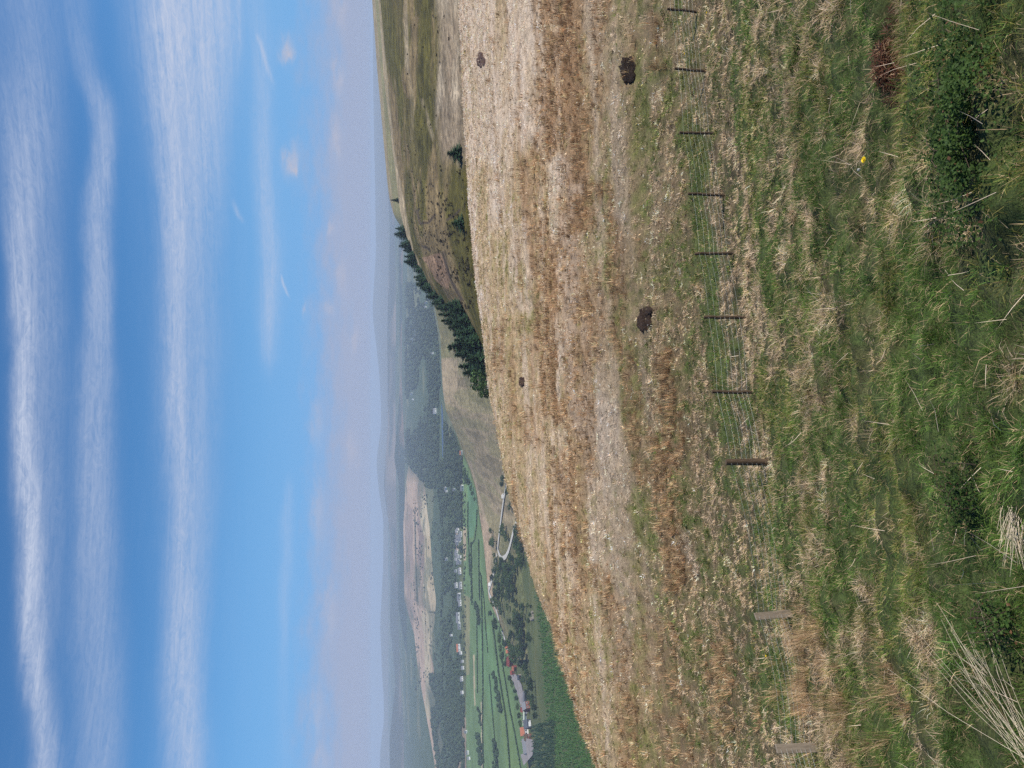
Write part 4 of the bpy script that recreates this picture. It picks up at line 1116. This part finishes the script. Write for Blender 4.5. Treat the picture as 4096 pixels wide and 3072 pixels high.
VILLAGE = [(1787, 1955, 16, 0), (1790, 1965, 12, 0), (1821, 1959, 12, 0), (1854, 1952, 26, 0), (1850, 1811, 22, 1), (1848, 2136, 26, 0), (1836, 2155, 18, 2), (1833, 2172, 20, 2), (1831, 2209, 26, 0), (1836, 2225, 18, 0), (1838, 2244, 20, 2), (1845, 2250, 16, 0),
           (1790, 2237, 12, 0), (1844, 2285, 30, 0), (1828, 2284, 14, 0), (1830, 2342, 24, 0), (1847, 2342, 34, 0), (1843, 2388, 34, 0), (1845, 2413, 26, 0), (1839, 2470, 44, 2), (1842, 2504, 34, 2), (1810, 2541, 12, 0), (1841, 2592, 40, 1), (1848, 2612, 16, 0),
           (1855, 2645, 12, 0), (1856, 2671, 16, 0), (1852, 2716, 22, 0), (1854, 2770, 18, 0), (1869, 2927, 12, 0), (1875, 3010, 18, 0), (1881, 3033, 16, 0)] + [(float(1824 + 22 * a), float(2110 + 160 * b), float(9 + 9 * c_), 2) for a, b, c_ in rng.random((16, 3))] + [(1745, 1645, 26, 0), (1650, 1576, 10, 0), (1655, 1598, 8, 0), (1735, 1413, 9, 0), (1709, 1211, 10, 0), (1707, 1228, 8, 0)]
def in_village(X, Y):
    return any(abs(Y - y) < w * .5 + 5 and -6 < X - x < 14 for x, y, w, k in VILLAGE)
items, cols = [], []
def wood(n, fn, base, sz):
    for _ in range(n):
        X, Y = fn()
        if in_village(X, Y): continue
        h = hit(X, Y)
        if h is None: continue
        s = sz * rng.uniform(.6, 1.35) / FPX * float(h @ FW)
        items.append((h + (0, 0, s * .4), s, s, s * rng.uniform(.6, .95))); cols.append(np.array(base) * rng.uniform(.6, 1.4) * (.7 + .6 * float(fbm(X * .03, Y * .03, 55, 3))))
def fA():
    while True:
        X = rng.uniform(1625, 1852); Y = rng.uniform(1130, 2060)
        if Y > 1950 and X < 1755: continue
        if 1758 < X < 1780 and 1550 < Y < 1845: continue
        if X > np.interp(Y, [1130, 1200, 1272, 1345, 1453, 1562, 1645, 1681, 1742, 1800, 1890, 1963, 2060], [1690, 1726, 1741, 1755, 1759, 1765, 1777, 1795, 1821, 1843, 1860, 1860, 1860]): continue
        if 1625 < X < 1762 and Y > 1875 + 1.2 * (X - 1650): continue
        if fbm(X * .03, Y * .006, 57, 3) < .40 + .06 * (X < 1700): continue
        return X, Y
wood(5200, fA, (.042, .062, .03), 6.5)
def fB():
    while True:
        X = rng.uniform(1768, 1848); Y = rng.uniform(2000, 3120)
        if fbm(X * .05, Y * .01, 58, 3) < .43: continue
        return X, Y
wood(3600, fB, (.046, .07, .032), 6.2)
wood(700, lambda: (rng.uniform(1822, 1852), rng.uniform(1810, 2230)), (.02, .033, .024), 5.5)
def fC():
    while True:
        Y = rng.uniform(2690, 3120); X = rng.uniform(np.interp(Y, [2690, 2852, 3072], [1720, 1722, 1752]), 1860)
        if fbm(X * .05, Y * .015, 59, 3) < .42: continue
        return X, Y
wood(2400, fC, (.043, .065, .032), 6.2)
wood(260, lambda: (rng.uniform(1852, 1864), rng.uniform(1850, 2700)), (.03, .05, .024), 4.0)
def fD():
    while True:
        Y = rng.uniform(1980, 2760); X = rng.uniform(1655, 1785)
        if fbm(X * .07, Y * .02, 63, 3) < .60 - .12 * (X > 1762): continue
        return X, Y
wood(420, fD, (.04, .055, .03), 3.6)
for pts in ([(1723, 2155), (1735, 2130), (1758, 2112), (1763, 2080)], [(1716, 2448), (1764, 2450)], [(1718, 2580), (1762, 2600)], [(1700, 2350), (1702, 2470), (1706, 2600)], [(1660, 2030), (1664, 2200), (1670, 2420)]):
    for (x0, y0), (x1, y1) in zip(pts[:-1], pts[1:]):
        q_ = iter(np.linspace(0, 1, max(3, int(math.hypot(x1 - x0, y1 - y0) / 5))))
        def fE():
            t_ = next(q_); return x0 + (x1 - x0) * t_ + rng.normal(0, .6), y0 + (y1 - y0) * t_
        wood(max(3, int(math.hypot(x1 - x0, y1 - y0) / 5)), fE, (.04, .05, .03), 2.6)
tag(link('woodland', blob_mesh('woodland', items, M_LEAF, cols)), 'far mixed woodland filling the valley beyond the green fields', 'woodland', kind='stuff')

# young conifer plantation on the slope below the brow
items, cols = [], []
PLANT = [(2150, 2330), (2155, 2400), (2168, 2560), (2176, 2680), (2186, 2800), (2198, 2890), (2140, 2895), (2140, 3200), (2460, 3200), (2380, 2960), (2310, 2720), (2240, 2480), (2205, 2330)]
Vs, Cs = [], []
for _ in range(9000):
    X = rng.uniform(2130, 2420); Y = rng.uniform(2300, 3200)
    if not bool(poly_in(X + rng.normal(0, 5), Y, PLANT)): continue
    h = hit(X, Y)
    if h is None: continue
    tall = X < 2225 and Y > 2880
    s = (15 if tall else 10.5) * rng.uniform(.65, 1.3) / FPX * float(h @ FW)
    R = s * (.30 if tall else .42)
    base = np.array((.026, .055, .028)) if tall else np.array((.048, .105, .028))
    k = 7
    for lev in range(3):
        z0, z1 = s * (.05 + .28 * lev), s * (.52 + .25 * lev)
        rr = R * (1 - .28 * lev)
        a = np.arange(k) * 2 * PI / k + rng.uniform(0, 6); q = rr * rng.uniform(.6, 1.25, k)
        ring = np.stack([q * np.cos(a), q * np.sin(a), np.full(k, z0) + rng.normal(0, s * .05, k)], -1) + h
        tip = h + (rng.normal(0, s * .03), rng.normal(0, s * .03), z1)
        for j in range(k):
            Vs += [ring[j], ring[(j + 1) % k], tip]
            cc = base * rng.uniform(.6, 1.4); Cs += [cc, cc, cc * 1.2]
Vs = np.array(Vs)
tag(link('plantation', np_mesh('plantation', Vs, [np.arange(len(Vs)).reshape(-1, 3)], M_NEEDLE, np.array(Cs))), 'dense plantation of young conifers covering the slope below the brow', 'plantation', kind='stuff')

# ------------------------------------------------------------------ buildings
def building(name, label, cat, X, Y, wpx, depth_r, wall_h, roof_h, wallm, roofm, rot=0.0, windows=(), door=None, chimney=False, group=None, simple=False):
    p = hit(X, Y)
    dep = float(p @ FW); w = wpx / FPX * dep; d = w * depth_r
    az = math.atan2(p[0], p[1])
    root = empty(name, p, -az + rot); tag(root, label, cat, group)
    hw, hd = w / 2, d / 2
    mb = MB()
    V = [(-hw, -hd, -1.5), (hw, -hd, -1.5), (hw, hd, -1.5), (-hw, hd, -1.5), (-hw, -hd, wall_h), (hw, -hd, wall_h), (hw, hd, wall_h), (-hw, hd, wall_h), (-hw, 0, wall_h + roof_h), (hw, 0, wall_h + roof_h)]
    mb.add(V, [(0, 1, 5, 4), (2, 3, 7, 6), (1, 2, 6, 9, 5), (3, 0, 4, 8, 7), (3, 2, 1, 0)])
    mb.build('wall', wallm, root)
    o = .25; th = .22; k = roof_h / hd
    mr = MB()
    for s in (-1, 1):
        e = s * (hd + o); ze = wall_h - o * k
        V = [(-hw - o, e, ze), (hw + o, e, ze), (hw + o, 0, wall_h + roof_h), (-hw - o, 0, wall_h + roof_h)]
        V = [(a, b, c + .05) for a, b, c in V] + [(a, b, c + .05 + th) for a, b, c in V]
        F = [(3, 2, 1, 0), (4, 5, 6, 7), (0, 1, 5, 4), (1, 2, 6, 5), (2, 3, 7, 6), (3, 0, 4, 7)]
        mr.add(V, F if s < 0 else [f[::-1] for f in F])
    roof = mr.build('roof', roofm, root)
    if chimney:
        MB().box((hw * .7, 0, wall_h + roof_h + .5), (.9, .7, 1.5)).build('chimney', M_STONE, roof)
    for fx, fz, ww, wh in windows:
        f = MB().box((fx * w, -hd - .02, fz * wall_h), (ww + .25, .16, wh + .25)).build('window', M_WHITEWALL if wallm is not M_WHITEWALL else M_DSLATE, root)
        MB().box((fx * w, -hd - .06, fz * wall_h), (ww, .14, wh)).build('pane', M_GLASS, f)
    if door:
        MB().box((door[0] * w, -hd - .02, door[2] / 2), (door[1], .16, door[2])).build('door', M_WOOD, root)
    return root
B = building
B('barn', 'small orange roofed barn at the far end of the farm, under the dark tree', 'barn', 2040, 2586, 13, 1.3, 3.5, 2, M_BRICK, M_TILE, .3, door=(.0, 1.6, 2.4))
B('barn', 'low barn with orange roof half hidden behind trees', 'barn', 2040, 2606, 12, 1.2, 3, 1.6, M_BRICK, M_TILE, .2, door=(.0, 1.5, 2.2))
B('barn', 'long red sheeted barn with an orange gable', 'barn', 2052, 2644, 34, .7, 4.5, 2.5, M_REDTIN, M_REDTIN, -.5, door=(.1, 3, 3.4))
B('barn', 'small red shed with an orange ridge in front of the long red barn', 'barn', 2066, 2672, 17, .8, 3.2, 1.8, M_REDTIN, M_TILE, -.5, door=(.0, 1.6, 2.3))
B('barn', 'dull red shed closing the upper end of the grey yard', 'barn', 2058, 2690, 15, 1.0, 3.2, 1.4, M_REDTIN, M_REDTIN, .1, door=(.0, 2, 2.4))
B('shed', 'low grey shed with a dark open front beside the yard', 'shed', 2084, 2708, 20, .5, 2.6, 1.1, M_STONE, M_DSLATE, -.4, windows=((-.2, .5, 1.6, 1.2),), door=(.2, 2.2, 2.1))
B('stable', 'long low stable with blue grey roof along the lower yard', 'stable', 2106, 2784, 44, .22, 2.4, 1.2, M_STONE, M_SLATE, -.55, windows=((-.3, .55, .9, .9), (-.05, .55, .9, .9), (.3, .55, .9, .9)), door=(.12, 1.3, 2))
B('farmhouse', 'grey roofed brick farmhouse at the lower corner of the yard', 'house', 2118, 2826, 32, .75, 4.2, 3, M_BRICK, M_SLATE, .6, windows=((-.28, .55, 1.2, 1.4), (.28, .55, 1.2, 1.4)), door=(.0, 1.2, 2.1), chimney=True)
B('barn', 'small red roofed barn behind the brick farmhouse', 'barn', 2103, 2838, 16, .8, 3.4, 1.8, M_BRICK, M_REDTIN, -.2, door=(.0, 1.6, 2.3))
B('poultry_shed', 'very long shed with pale green roof', 'shed', 2106, 2872, 56, .2, 2.4, 1.1, M_WHITEWALL, M_PALEROOF, -.5, door=(.3, 1.5, 1.9))
B('cottage', 'dark slate cottage with two pale windows beside the pale green shed', 'house', 2124, 2896, 32, .8, 4.0, 3.2, M_DSLATE, M_DSLATE, .2, windows=((-.25, .55, 1.2, 1.3), (.25, .55, 1.2, 1.3)), door=(.0, 1.1, 2.0), chimney=True)
B('cottage', 'white cottage with an orange tiled roof', 'house', 2112, 2925, 30, .8, 4.2, 3.4, M_WHITEWALL, M_TILE, .15, windows=((-.3, .6, 1.2, 1.2), (.05, .6, 1.2, 1.2)), door=(.3, 1.1, 2.1), chimney=True)
B('barn', 'brown brick barn between the two white houses', 'barn', 2124, 2948, 22, 1.1, 4.2, 2.6, M_BRICK, M_WOOD, .1, windows=((.25, .6, 1.0, 1.0),), door=(-.15, 2, 2.6))
B('house', 'big white house with dark windows at the near end of the farm', 'house', 2123, 2984, 54, .55, 4.8, 3.0, M_WHITEWALL, M_SLATE, .25, windows=((-.36, .68, 1.3, 1.2), (-.12, .68, 1.3, 1.2), (.12, .68, 1.3, 1.2), (.36, .68, 1.3, 1.2), (-.36, .25, 1.5, 1.3), (.34, .25, 2.2, 1.5)), door=(.05, 1.2, 2.1), chimney=True)
p = hit(2134, 2463)
root = empty('stone_ruin', p, -math.atan2(p[0], p[1]) + .3); tag(root, 'pale roofless stone ruin in the meadow above the plantation', 'ruin')
mb = MB(); mb.box((0, -2, .6), (7, .6, 2.2)).box((-3.2, .5, .9), (.6, 4.4, 2.8)).box((3.2, .2, .5), (.6, 3.8, 2)).box((-1.6, 2.5, 1.1), (2.6, .6, 3.2)); mb.build('wall', M_STONE, root)
MB().box((1.4, -2.32, .6), (1.2, .1, 1.6)).build('doorway_shade', M_GLASS, root)  # dark glass box on the wall stands in for shade in the opening
wins = [(-.33, .55), (-.11, .55), (.11, .55), (.33, .55)]
kinds = ('white gabled house', 'long building with a red roof', 'pale grey shed')
for i, (X, Y, w, k) in enumerate(VILLAGE):
    if Y < 1700: lab, grp = 'white building shining in the far woodland', 'white buildings in the far woods'
    elif k == 1 and Y > 2500: lab, grp = 'long white terrace with a red roof at the village edge', None
    elif k == 1: lab, grp = 'far white house with a reddish roof at the foot of the spur', None
    elif k == 2: lab, grp = 'pale grey works shed among the village trees', 'works sheds in the village'
    elif X < 1800 or (X < 1815 and Y > 2500): lab, grp = 'white house on the wooded rise above the village', 'houses above the village'
    elif Y > 2600: lab, grp = 'small white house scattered along the valley road', 'houses scattered along the valley road'
    elif w >= 30: lab, grp = 'long white building in the village row', 'long white village buildings'
    else: lab, grp = 'white village house at the edge of the dark wood', 'white village houses'
    sc = 1.0
    p = hit(X, Y)
    w = w * rng.uniform(.7, .95)
    ww = w / FPX * float(p @ FW)
    H = (3.2 if w < 30 else 4.2) * (1 if Y > 1700 else 1.6)
    building('house' if k != 2 else 'shed', lab, 'house' if k != 2 else 'shed', X, Y, w, .5 if w < 30 else .3, H, H * .55, M_WHITEWALL, (M_SLATE, M_TILE, M_SLATE)[k], rng.uniform(-.4, .4), group=grp,
             windows=((-.25, .55, ww * .10, H * .3), (.25, .55, ww * .10, H * .3)) if w >= 16 else ())

# wind turbines far off in the haze
def turbine(X, Y, r, hpx, a0, lab):
    p = hit(X, Y)
    H = hpx / FPX * float(p @ FW)
    root = empty('wind_turbine', p, -math.atan2(p[0], p[1])); tag(root, lab, 'wind turbine', 'wind turbines in the far valley')
    MB().tube([(0, 0, -1), (0, 0, H)], [H * .035, H * .02], 10).build('tower', M_TURB, root)
    MB().box((0, 0, H), (H * .06, H * .16, H * .06)).build('nacelle', M_TURB, root)
    for k in range(3):
        a = a0 + k * 2 * PI / 3; d = np.array((math.sin(a), 0, math.cos(a))); s = np.array((math.cos(a), 0, -math.sin(a)))
        c = np.array((0, -H * .1, H)); L = H * .62
        mb = MB(); V = []
        for t, w in ((0, .02), (.2, .05), (1, .012)):
            for e in (-1, 1):
                for f_ in (-1, 1): V.append(c + d * L * t + s * H * w * e + np.array((0, H * .008 * f_, 0)))
        F = []
        for q in (0, 4):
            F += [(q, q + 1, q + 5, q + 4), (q + 2, q + 6, q + 7, q + 3), (q, q + 4, q + 6, q + 2), (q + 1, q + 3, q + 7, q + 5)]
        F += [(0, 2, 3, 1), (8, 9, 11, 10)]
        mb.add(V, F); mb.build('blade', M_TURB, root)
turbine(1666, 1357, 0, 19, .2, 'tallest white wind turbine over the far woods')
turbine(1671, 1324, 0, 12, 1.2, 'white wind turbine with tilted blades beside the tallest')
turbine(1668, 1340, 0, 9, .7, 'smallest white wind turbine between the other two')
turbine(1663, 1290, 0, 9, .5, 'white wind turbine farthest up the valley to the right')

# vehicles
def vehicle(X, Y, lab, L=5.2, mat=M_WHITEWALL):
    p = hit(X, Y) + (0, 0, .3)
    root = empty('van', p, rng.uniform(-.5, .5) - math.atan2(p[0], p[1])); tag(root, lab, 'van')
    mb = MB(); mb.add([(-L / 2, -1, .4), (L / 2, -1, .4), (L / 2, 1, .4), (-L / 2, 1, .4), (-L / 2, -1, 2.3), (L * .25, -.95, 2.3), (L * .25, .95, 2.3), (-L / 2, 1, 2.3), (L / 2, -1, 1.2), (L / 2, 1, 1.2), (L * .4, -1, 1.3), (L * .4, 1, 1.3)],
           [(3, 2, 1, 0), (0, 1, 8, 10, 5, 4), (2, 3, 7, 6, 11, 9), (4, 5, 6, 7), (3, 0, 4, 7), (1, 2, 9, 8), (8, 9, 11, 10), (10, 11, 6, 5)])
    mb.build('body', mat, root)
    MB().add([(L * .393 , -.8, 1.42), (L * .393, .8, 1.42), (L * .275, .8, 2.2), (L * .275, -.8, 2.2)], [(0, 1, 2, 3)]).build('windscreen', M_GLASS, root).location = (.06, 0, .06)
    for sx in (-.3, .32):
        for sy in (-.95, .95):
            MB().tube([(sx * L, sy - .12, .36), (sx * L, sy + .12, .36)], .36, 14).build('wheel', M_RUBBER, root)
vehicle(2016, 1984, 'white van on the upper road, under the spur')
vehicle(1962, 2337, 'white van parked where the farm track bends')
vehicle(2126, 2893, 'white van parked in front of the dark slate cottage')

# ------------------------------------------------------------------ sun, sky, air
SUN_EL, SUN_AZ = math.radians(50), math.radians(105)      # clockwise from straight ahead: from the right
sd = bpy.data.lights.new('sun', 'SUN'); sd.energy = 5.0; sd.angle = math.radians(.53); sd.color = (1.0, .955, .89)
so = bpy.data.objects.new('sun', sd); COL.objects.link(so)
sv = Vector((math.cos(SUN_EL) * math.sin(SUN_AZ), math.cos(SUN_EL) * math.cos(SUN_AZ), math.sin(SUN_EL)))
so.rotation_euler = sv.to_track_quat('Z', 'Y').to_euler(); so.location = (60, -20, 80)

W = bpy.data.worlds.new('World'); scene.world = W; W.use_nodes = True
t = W.node_tree; t.nodes.clear()
out = nd(t, 'ShaderNodeOutputWorld'); bg = nd(t, 'ShaderNodeBackground', Strength=.1)
sky = nd(t, 'ShaderNodeTexSky', sky_type='NISHITA')
sky.sun_disc = False; sky.sun_elevation = SUN_EL; sky.sun_rotation = SUN_AZ
sky.altitude = 300; sky.air_density = 1.0; sky.dust_density = .15; sky.ozone_density = 3.0
tc = nd(t, 'ShaderNodeTexCoord'); sx = nd(t, 'ShaderNodeSeparateXYZ')
t.links.new(tc.outputs['Generated'], sx.inputs[0])
def mth(op, a, b=None, c=None):
    n = nd(t, 'ShaderNodeMath', operation=op)
    for i, v in enumerate((a, b, c)):
        if v is None: continue
        if isinstance(v, (int, float)): n.inputs[i].default_value = v
        else: t.links.new(v, n.inputs[i])
    return n.outputs[0]
el = mth('ARCSINE', sx.outputs['Z']); az = mth('ARCTAN2', sx.outputs['X'], sx.outputs['Y'])
def noise(sa, se, scale, detail=6, rough=.6, off=0.0, dist=0.0):
    cb = nd(t, 'ShaderNodeCombineXYZ')
    t.links.new(mth('MULTIPLY', az, sa), cb.inputs[0]); t.links.new(mth('MULTIPLY', el, se), cb.inputs[1]); cb.inputs[2].default_value = off
    n = nd(t, 'ShaderNodeTexNoise', Scale=scale, Detail=detail, Roughness=rough, Distortion=dist)
    t.links.new(cb.outputs[0], n.inputs['Vector']); return n.outputs['Fac']
azn = mth('ADD', mth('MULTIPLY', az, .8), .5)          # -0.625..0.625 rad -> 0..1
def to_ae(X, Y):
    d = ray(X, Y); d = d / np.linalg.norm(d); return math.atan2(d[0], d[1]), math.asin(d[2])
def curve(pts, lo, hi):
    n = nd(t, 'ShaderNodeFloatCurve'); c = n.mapping.curves[0]
    n.mapping.use_clip = True
    P = sorted((min(1, max(0, a * .8 + .5)), min(1, max(0, (v - lo) / (hi - lo)))) for a, v in pts)
    P = [(0.0, P[0][1])] + [q for q in P if 0.001 < q[0] < .999] + [(1.0, P[-1][1])]
    while len(c.points) < len(P): c.points.new(.5, .5)
    for q, (a, v) in zip(c.points, P): q.location = (a, v); q.handle_type = 'AUTO_CLAMPED'
    n.mapping.update(); t.links.new(azn, n.inputs['Value'])
    return mth('ADD', mth('MULTIPLY', n.outputs[0], hi - lo), lo)
w1 = mth('SUBTRACT', noise(3.0, 9.0, 1.6, 4, .55, 1.3), .5)
w2 = mth('SUBTRACT', noise(14.0, 40.0, 1.6, 5, .65, 4.1), .5)
warp = mth('ADD', mth('MULTIPLY', w1, .022), mth('MULTIPLY', w2, .008))
elw = mth('ADD', el, warp)
streak = noise(4.0, 110.0, 1.0, 9, .7, 7.7, 1.2)
fibre = noise(26.0, 90.0, 1.3, 9, .78, 2.2, 2.0)
tex = mth('ADD', mth('MULTIPLY', streak, .9), mth('MULTIPLY', fibre, 1.0))       # about .85 on average
def band(pts, up=1.0, down=1.0, power=2.0):
    """pts: (Y, X, strength, half width) measured along the streak"""
    C_, A_, W_ = [], [], []
    for Y, X, a, hw in pts:
        z_, e_ = to_ae(X, Y); C_.append((z_, e_)); A_.append((z_, a)); W_.append((z_, 1.2 * hw / FPX * math.cos(math.atan((2048 - X) / FPX)) ** 2))
    d = mth('SUBTRACT', elw, curve(C_, 0, .7)); w = curve(W_, 0, .08); a = curve(A_, 0, 1)
    q = mth('DIVIDE', d, w)
    side = mth('GREATER_THAN', q, 0.0)
    q = mth('DIVIDE', mth('ABSOLUTE', q), mth('ADD', mth('MULTIPLY', side, up - down), down))
    g = mth('EXPONENT', mth('MULTIPLY', mth('POWER', q, power), -1.0))
    return mth('MULTIPLY', g, a)
bands = [band([(-100, 70, .30, 110), (400, 75, .42, 85), (800, 82, .6, 55), (1300, 85, .85, 45), (1800, 96, 1.0, 40), (2300, 112, 1.0, 42), (2600, 128, .9, 42), (3172, 168, .7, 42)], .9, 1.15),
         band([(0, 150, .0, 60), (600, 170, .22, 60), (1500, 200, .30, 55), (2300, 210, .2, 55), (3000, 230, 0, 50)]),
         band([(-100, 300, .18, 40), (200, 335, .25, 42), (480, 415, .5, 42), (800, 385, .6, 45), (1100, 385, .6, 42), (1500, 375, .5, 55), (1900, 385, .5, 66), (2400, 388, .4, 70), (3172, 382, .36, 76)], 1.0, 1.0, 2.6),
         band([(-100, 745, .85, 150), (300, 760, .8, 135), (600, 765, .7, 112), (900, 765, .52, 100), (1300, 765, .42, 100), (1700, 760, .42, 90), (2200, 745, .45, 80), (2600, 730, .66, 64), (3172, 735, .62, 58)], 1.0, 1.0, 2.6),
         band([(-100, 650, .2, 50), (500, 650, .25, 45), (900, 690, .4, 36), (1500, 700, .38, 34), (2000, 720, .3, 34), (3172, 700, .0, 40)]),
         band([(-100, 1030, .15, 30), (250, 1055, .3, 30), (700, 1062, .45, 36), (1100, 1078, .5, 36), (1400, 1075, .35, 26), (1600, 1085, .0, 20), (3172, 1085, 0, 20)], 1.0, 1.1),
         band([(-100, 1150, .0, 14), (1850, 1155, .0, 12), (2000, 1150, .22, 16), (2400, 1140, .24, 20), (2700, 1137, .12, 22), (3172, 1150, .1, 30)]),
         band([(120, 1030, .0, 7), (180, 1052, .45, 7), (260, 1078, .45, 8), (380, 1108, .0, 8)]), band([(1095, 1126, .0, 3), (1115, 1132, .7, 4), (1180, 1152, .5, 4), (1215, 1166, .0, 4)]), band([(780, 930, .0, 8), (850, 950, .4, 9), (905, 975, .0, 9)]), band([(-100, 945, .2, 7), (150, 950, .2, 8), (330, 952, 0, 7)])]
cl = bands[0]
for b_ in bands[1:]: cl = mth('ADD', cl, b_)
cl = mth('MULTIPLY', cl, mth('ADD', mth('MULTIPLY', tex, 2.0), -.90))
cl = mth('ADD', cl, mth('MULTIPLY', mth('MAXIMUM', mth('SUBTRACT', noise(2.5, 26, 1.2, 5, .6, 9.9), .52), 0), .22))   # faint veil
# small fair-weather cumulus low over the horizon
puffs = None
for X, Y, rx, ry, a in ((1140, 195, 26, 44, .55), (1168, 650, 28, 58, .6), (1215, 1232, 12, 26, .3), (1350, 300, 16, 60, .35), (1345, 560, 18, 70, .32), (1325, 930, 16, 30, .34), (1370, 1120, 18, 60, .28), (1318, 1235, 16, 30, .28), (1415, 1345, 22, 50, .28), (1270, 1700, 22, 90, .22), (1410, 1810, 18, 60, .22), (1278, 2060, 22, 110, .25), (1320, 2450, 22, 100, .22), (1265, 2860, 22, 80, .22), (1290, 3060, 26, 60, .25), (1365, 40, 20, 60, .25)):
    z_, e_ = to_ae(X, Y)
    u = mth('DIVIDE', mth('SUBTRACT', mth('ADD', az, mth('MULTIPLY', w2, .07)), z_), ry / FPX)
    v = mth('DIVIDE', mth('SUBTRACT', mth('ADD', el, mth('MULTIPLY', w2, .028)), e_), rx / FPX)
    g = mth('MULTIPLY', mth('EXPONENT', mth('MULTIPLY', mth('ADD', mth('MULTIPLY', u, u), mth('MULTIPLY', v, v)), -1.0)), a)
    puffs = g if puffs is None else mth('ADD', puffs, g)
puffs = mth('MULTIPLY', puffs, mth('MULTIPLY', noise(30, 60, 1.5, 6, .7, 6.1), 2.4))
def mixrgb(fac, a, b):
    n = nd(t, 'ShaderNodeMix', data_type='RGBA'); n.clamp_factor = True
    t.links.new(fac, n.inputs[0])
    for i, v in ((6, a), (7, b)):
        if isinstance(v, tuple): n.inputs[i].default_value = (*v, 1)
        else: t.links.new(v, n.inputs[i])
    return n.outputs[2]
SKY_TINT = (.48, .84, 1.10)
tint = nd(t, 'ShaderNodeVectorMath', operation='MULTIPLY'); tint.inputs[1].default_value = SKY_TINT
t.links.new(sky.outputs[0], tint.inputs[0])
HAZE_SKY = (3.6, 3.95, 5.3); CLOUD = (4.7, 5.35, 6.9); PUFF = (5.0, 4.8, 5.5)
c1 = tint.outputs[0]
z0, e0 = to_ae(1330, 1500); z1, e1 = to_ae(1490, 1500); zm, em = to_ae(900, 1500)
hz = nd(t, 'ShaderNodeMapRange', interpolation_type='SMOOTHSTEP')
t.links.new(mth('ADD', el, mth('ADD', mth('MULTIPLY', w1, .04), mth('MULTIPLY', w2, .07))), hz.inputs['Value']); hz.inputs['From Min'].default_value = e0 + .045; hz.inputs['From Max'].default_value = e0 - .025
hz.inputs['To Min'].default_value = 0; hz.inputs['To Max'].default_value = .85
hz2 = nd(t, 'ShaderNodeMapRange', interpolation_type='SMOOTHSTEP')
t.links.new(el, hz2.inputs['Value']); hz2.inputs['From Min'].default_value = math.radians(14); hz2.inputs['From Max'].default_value = math.radians(2)
hz2.inputs['To Min'].default_value = 0; hz2.inputs['To Max'].default_value = .9
c1 = mixrgb(hz2.outputs[0], c1, (1.75, 3.75, 7.1))
c2 = mixrgb(hz.outputs[0], c1, HAZE_SKY)
c2 = mixrgb(mth('MULTIPLY', cl, .8), c2, CLOUD)
c3 = mixrgb(puffs, c2, PUFF)
t.links.new(c3, bg.inputs['Color']); t.links.new(bg.outputs[0], out.inputs['Surface'])

# the hazy air over the valley

me = bpy.data.meshes.new('haze'); mbz = MB().box((0, 0, 0), (26000, 26000, 1))
V = np.concatenate(mbz.v); V[:, 2] = np.where(V[:, 2] < 0, -170, 20)
me.from_pydata(V.tolist(), [], mbz.f); me.update()
hb = link('haze', me); tag(hb, kind='stuff')
M = bpy.data.materials.new('hazy_air'); M.use_nodes = True; ht = M.node_tree; ht.nodes.clear()
ho = nd(ht, 'ShaderNodeOutputMaterial'); pv = nd(ht, 'ShaderNodeVolumePrincipled')
pv.inputs['Color'].default_value = (.70, .83, 1.0, 1); pv.inputs['Density'].default_value = .000165; pv.inputs['Anisotropy'].default_value = 0.0
ht.links.new(pv.outputs[0], ho.inputs['Volume']); me.materials.append(M)

scene.view_settings.view_transform = 'Standard'; scene.view_settings.look = 'None'
scene.view_settings.exposure = 0.14; scene.view_settings.gamma = 1.0
scene.cycles.max_bounces = 5; scene.cycles.diffuse_bounces = 3; scene.cycles.glossy_bounces = 2; scene.cycles.transmission_bounces = 3; scene.cycles.volume_bounces = 0
scene.cycles.use_denoising = False
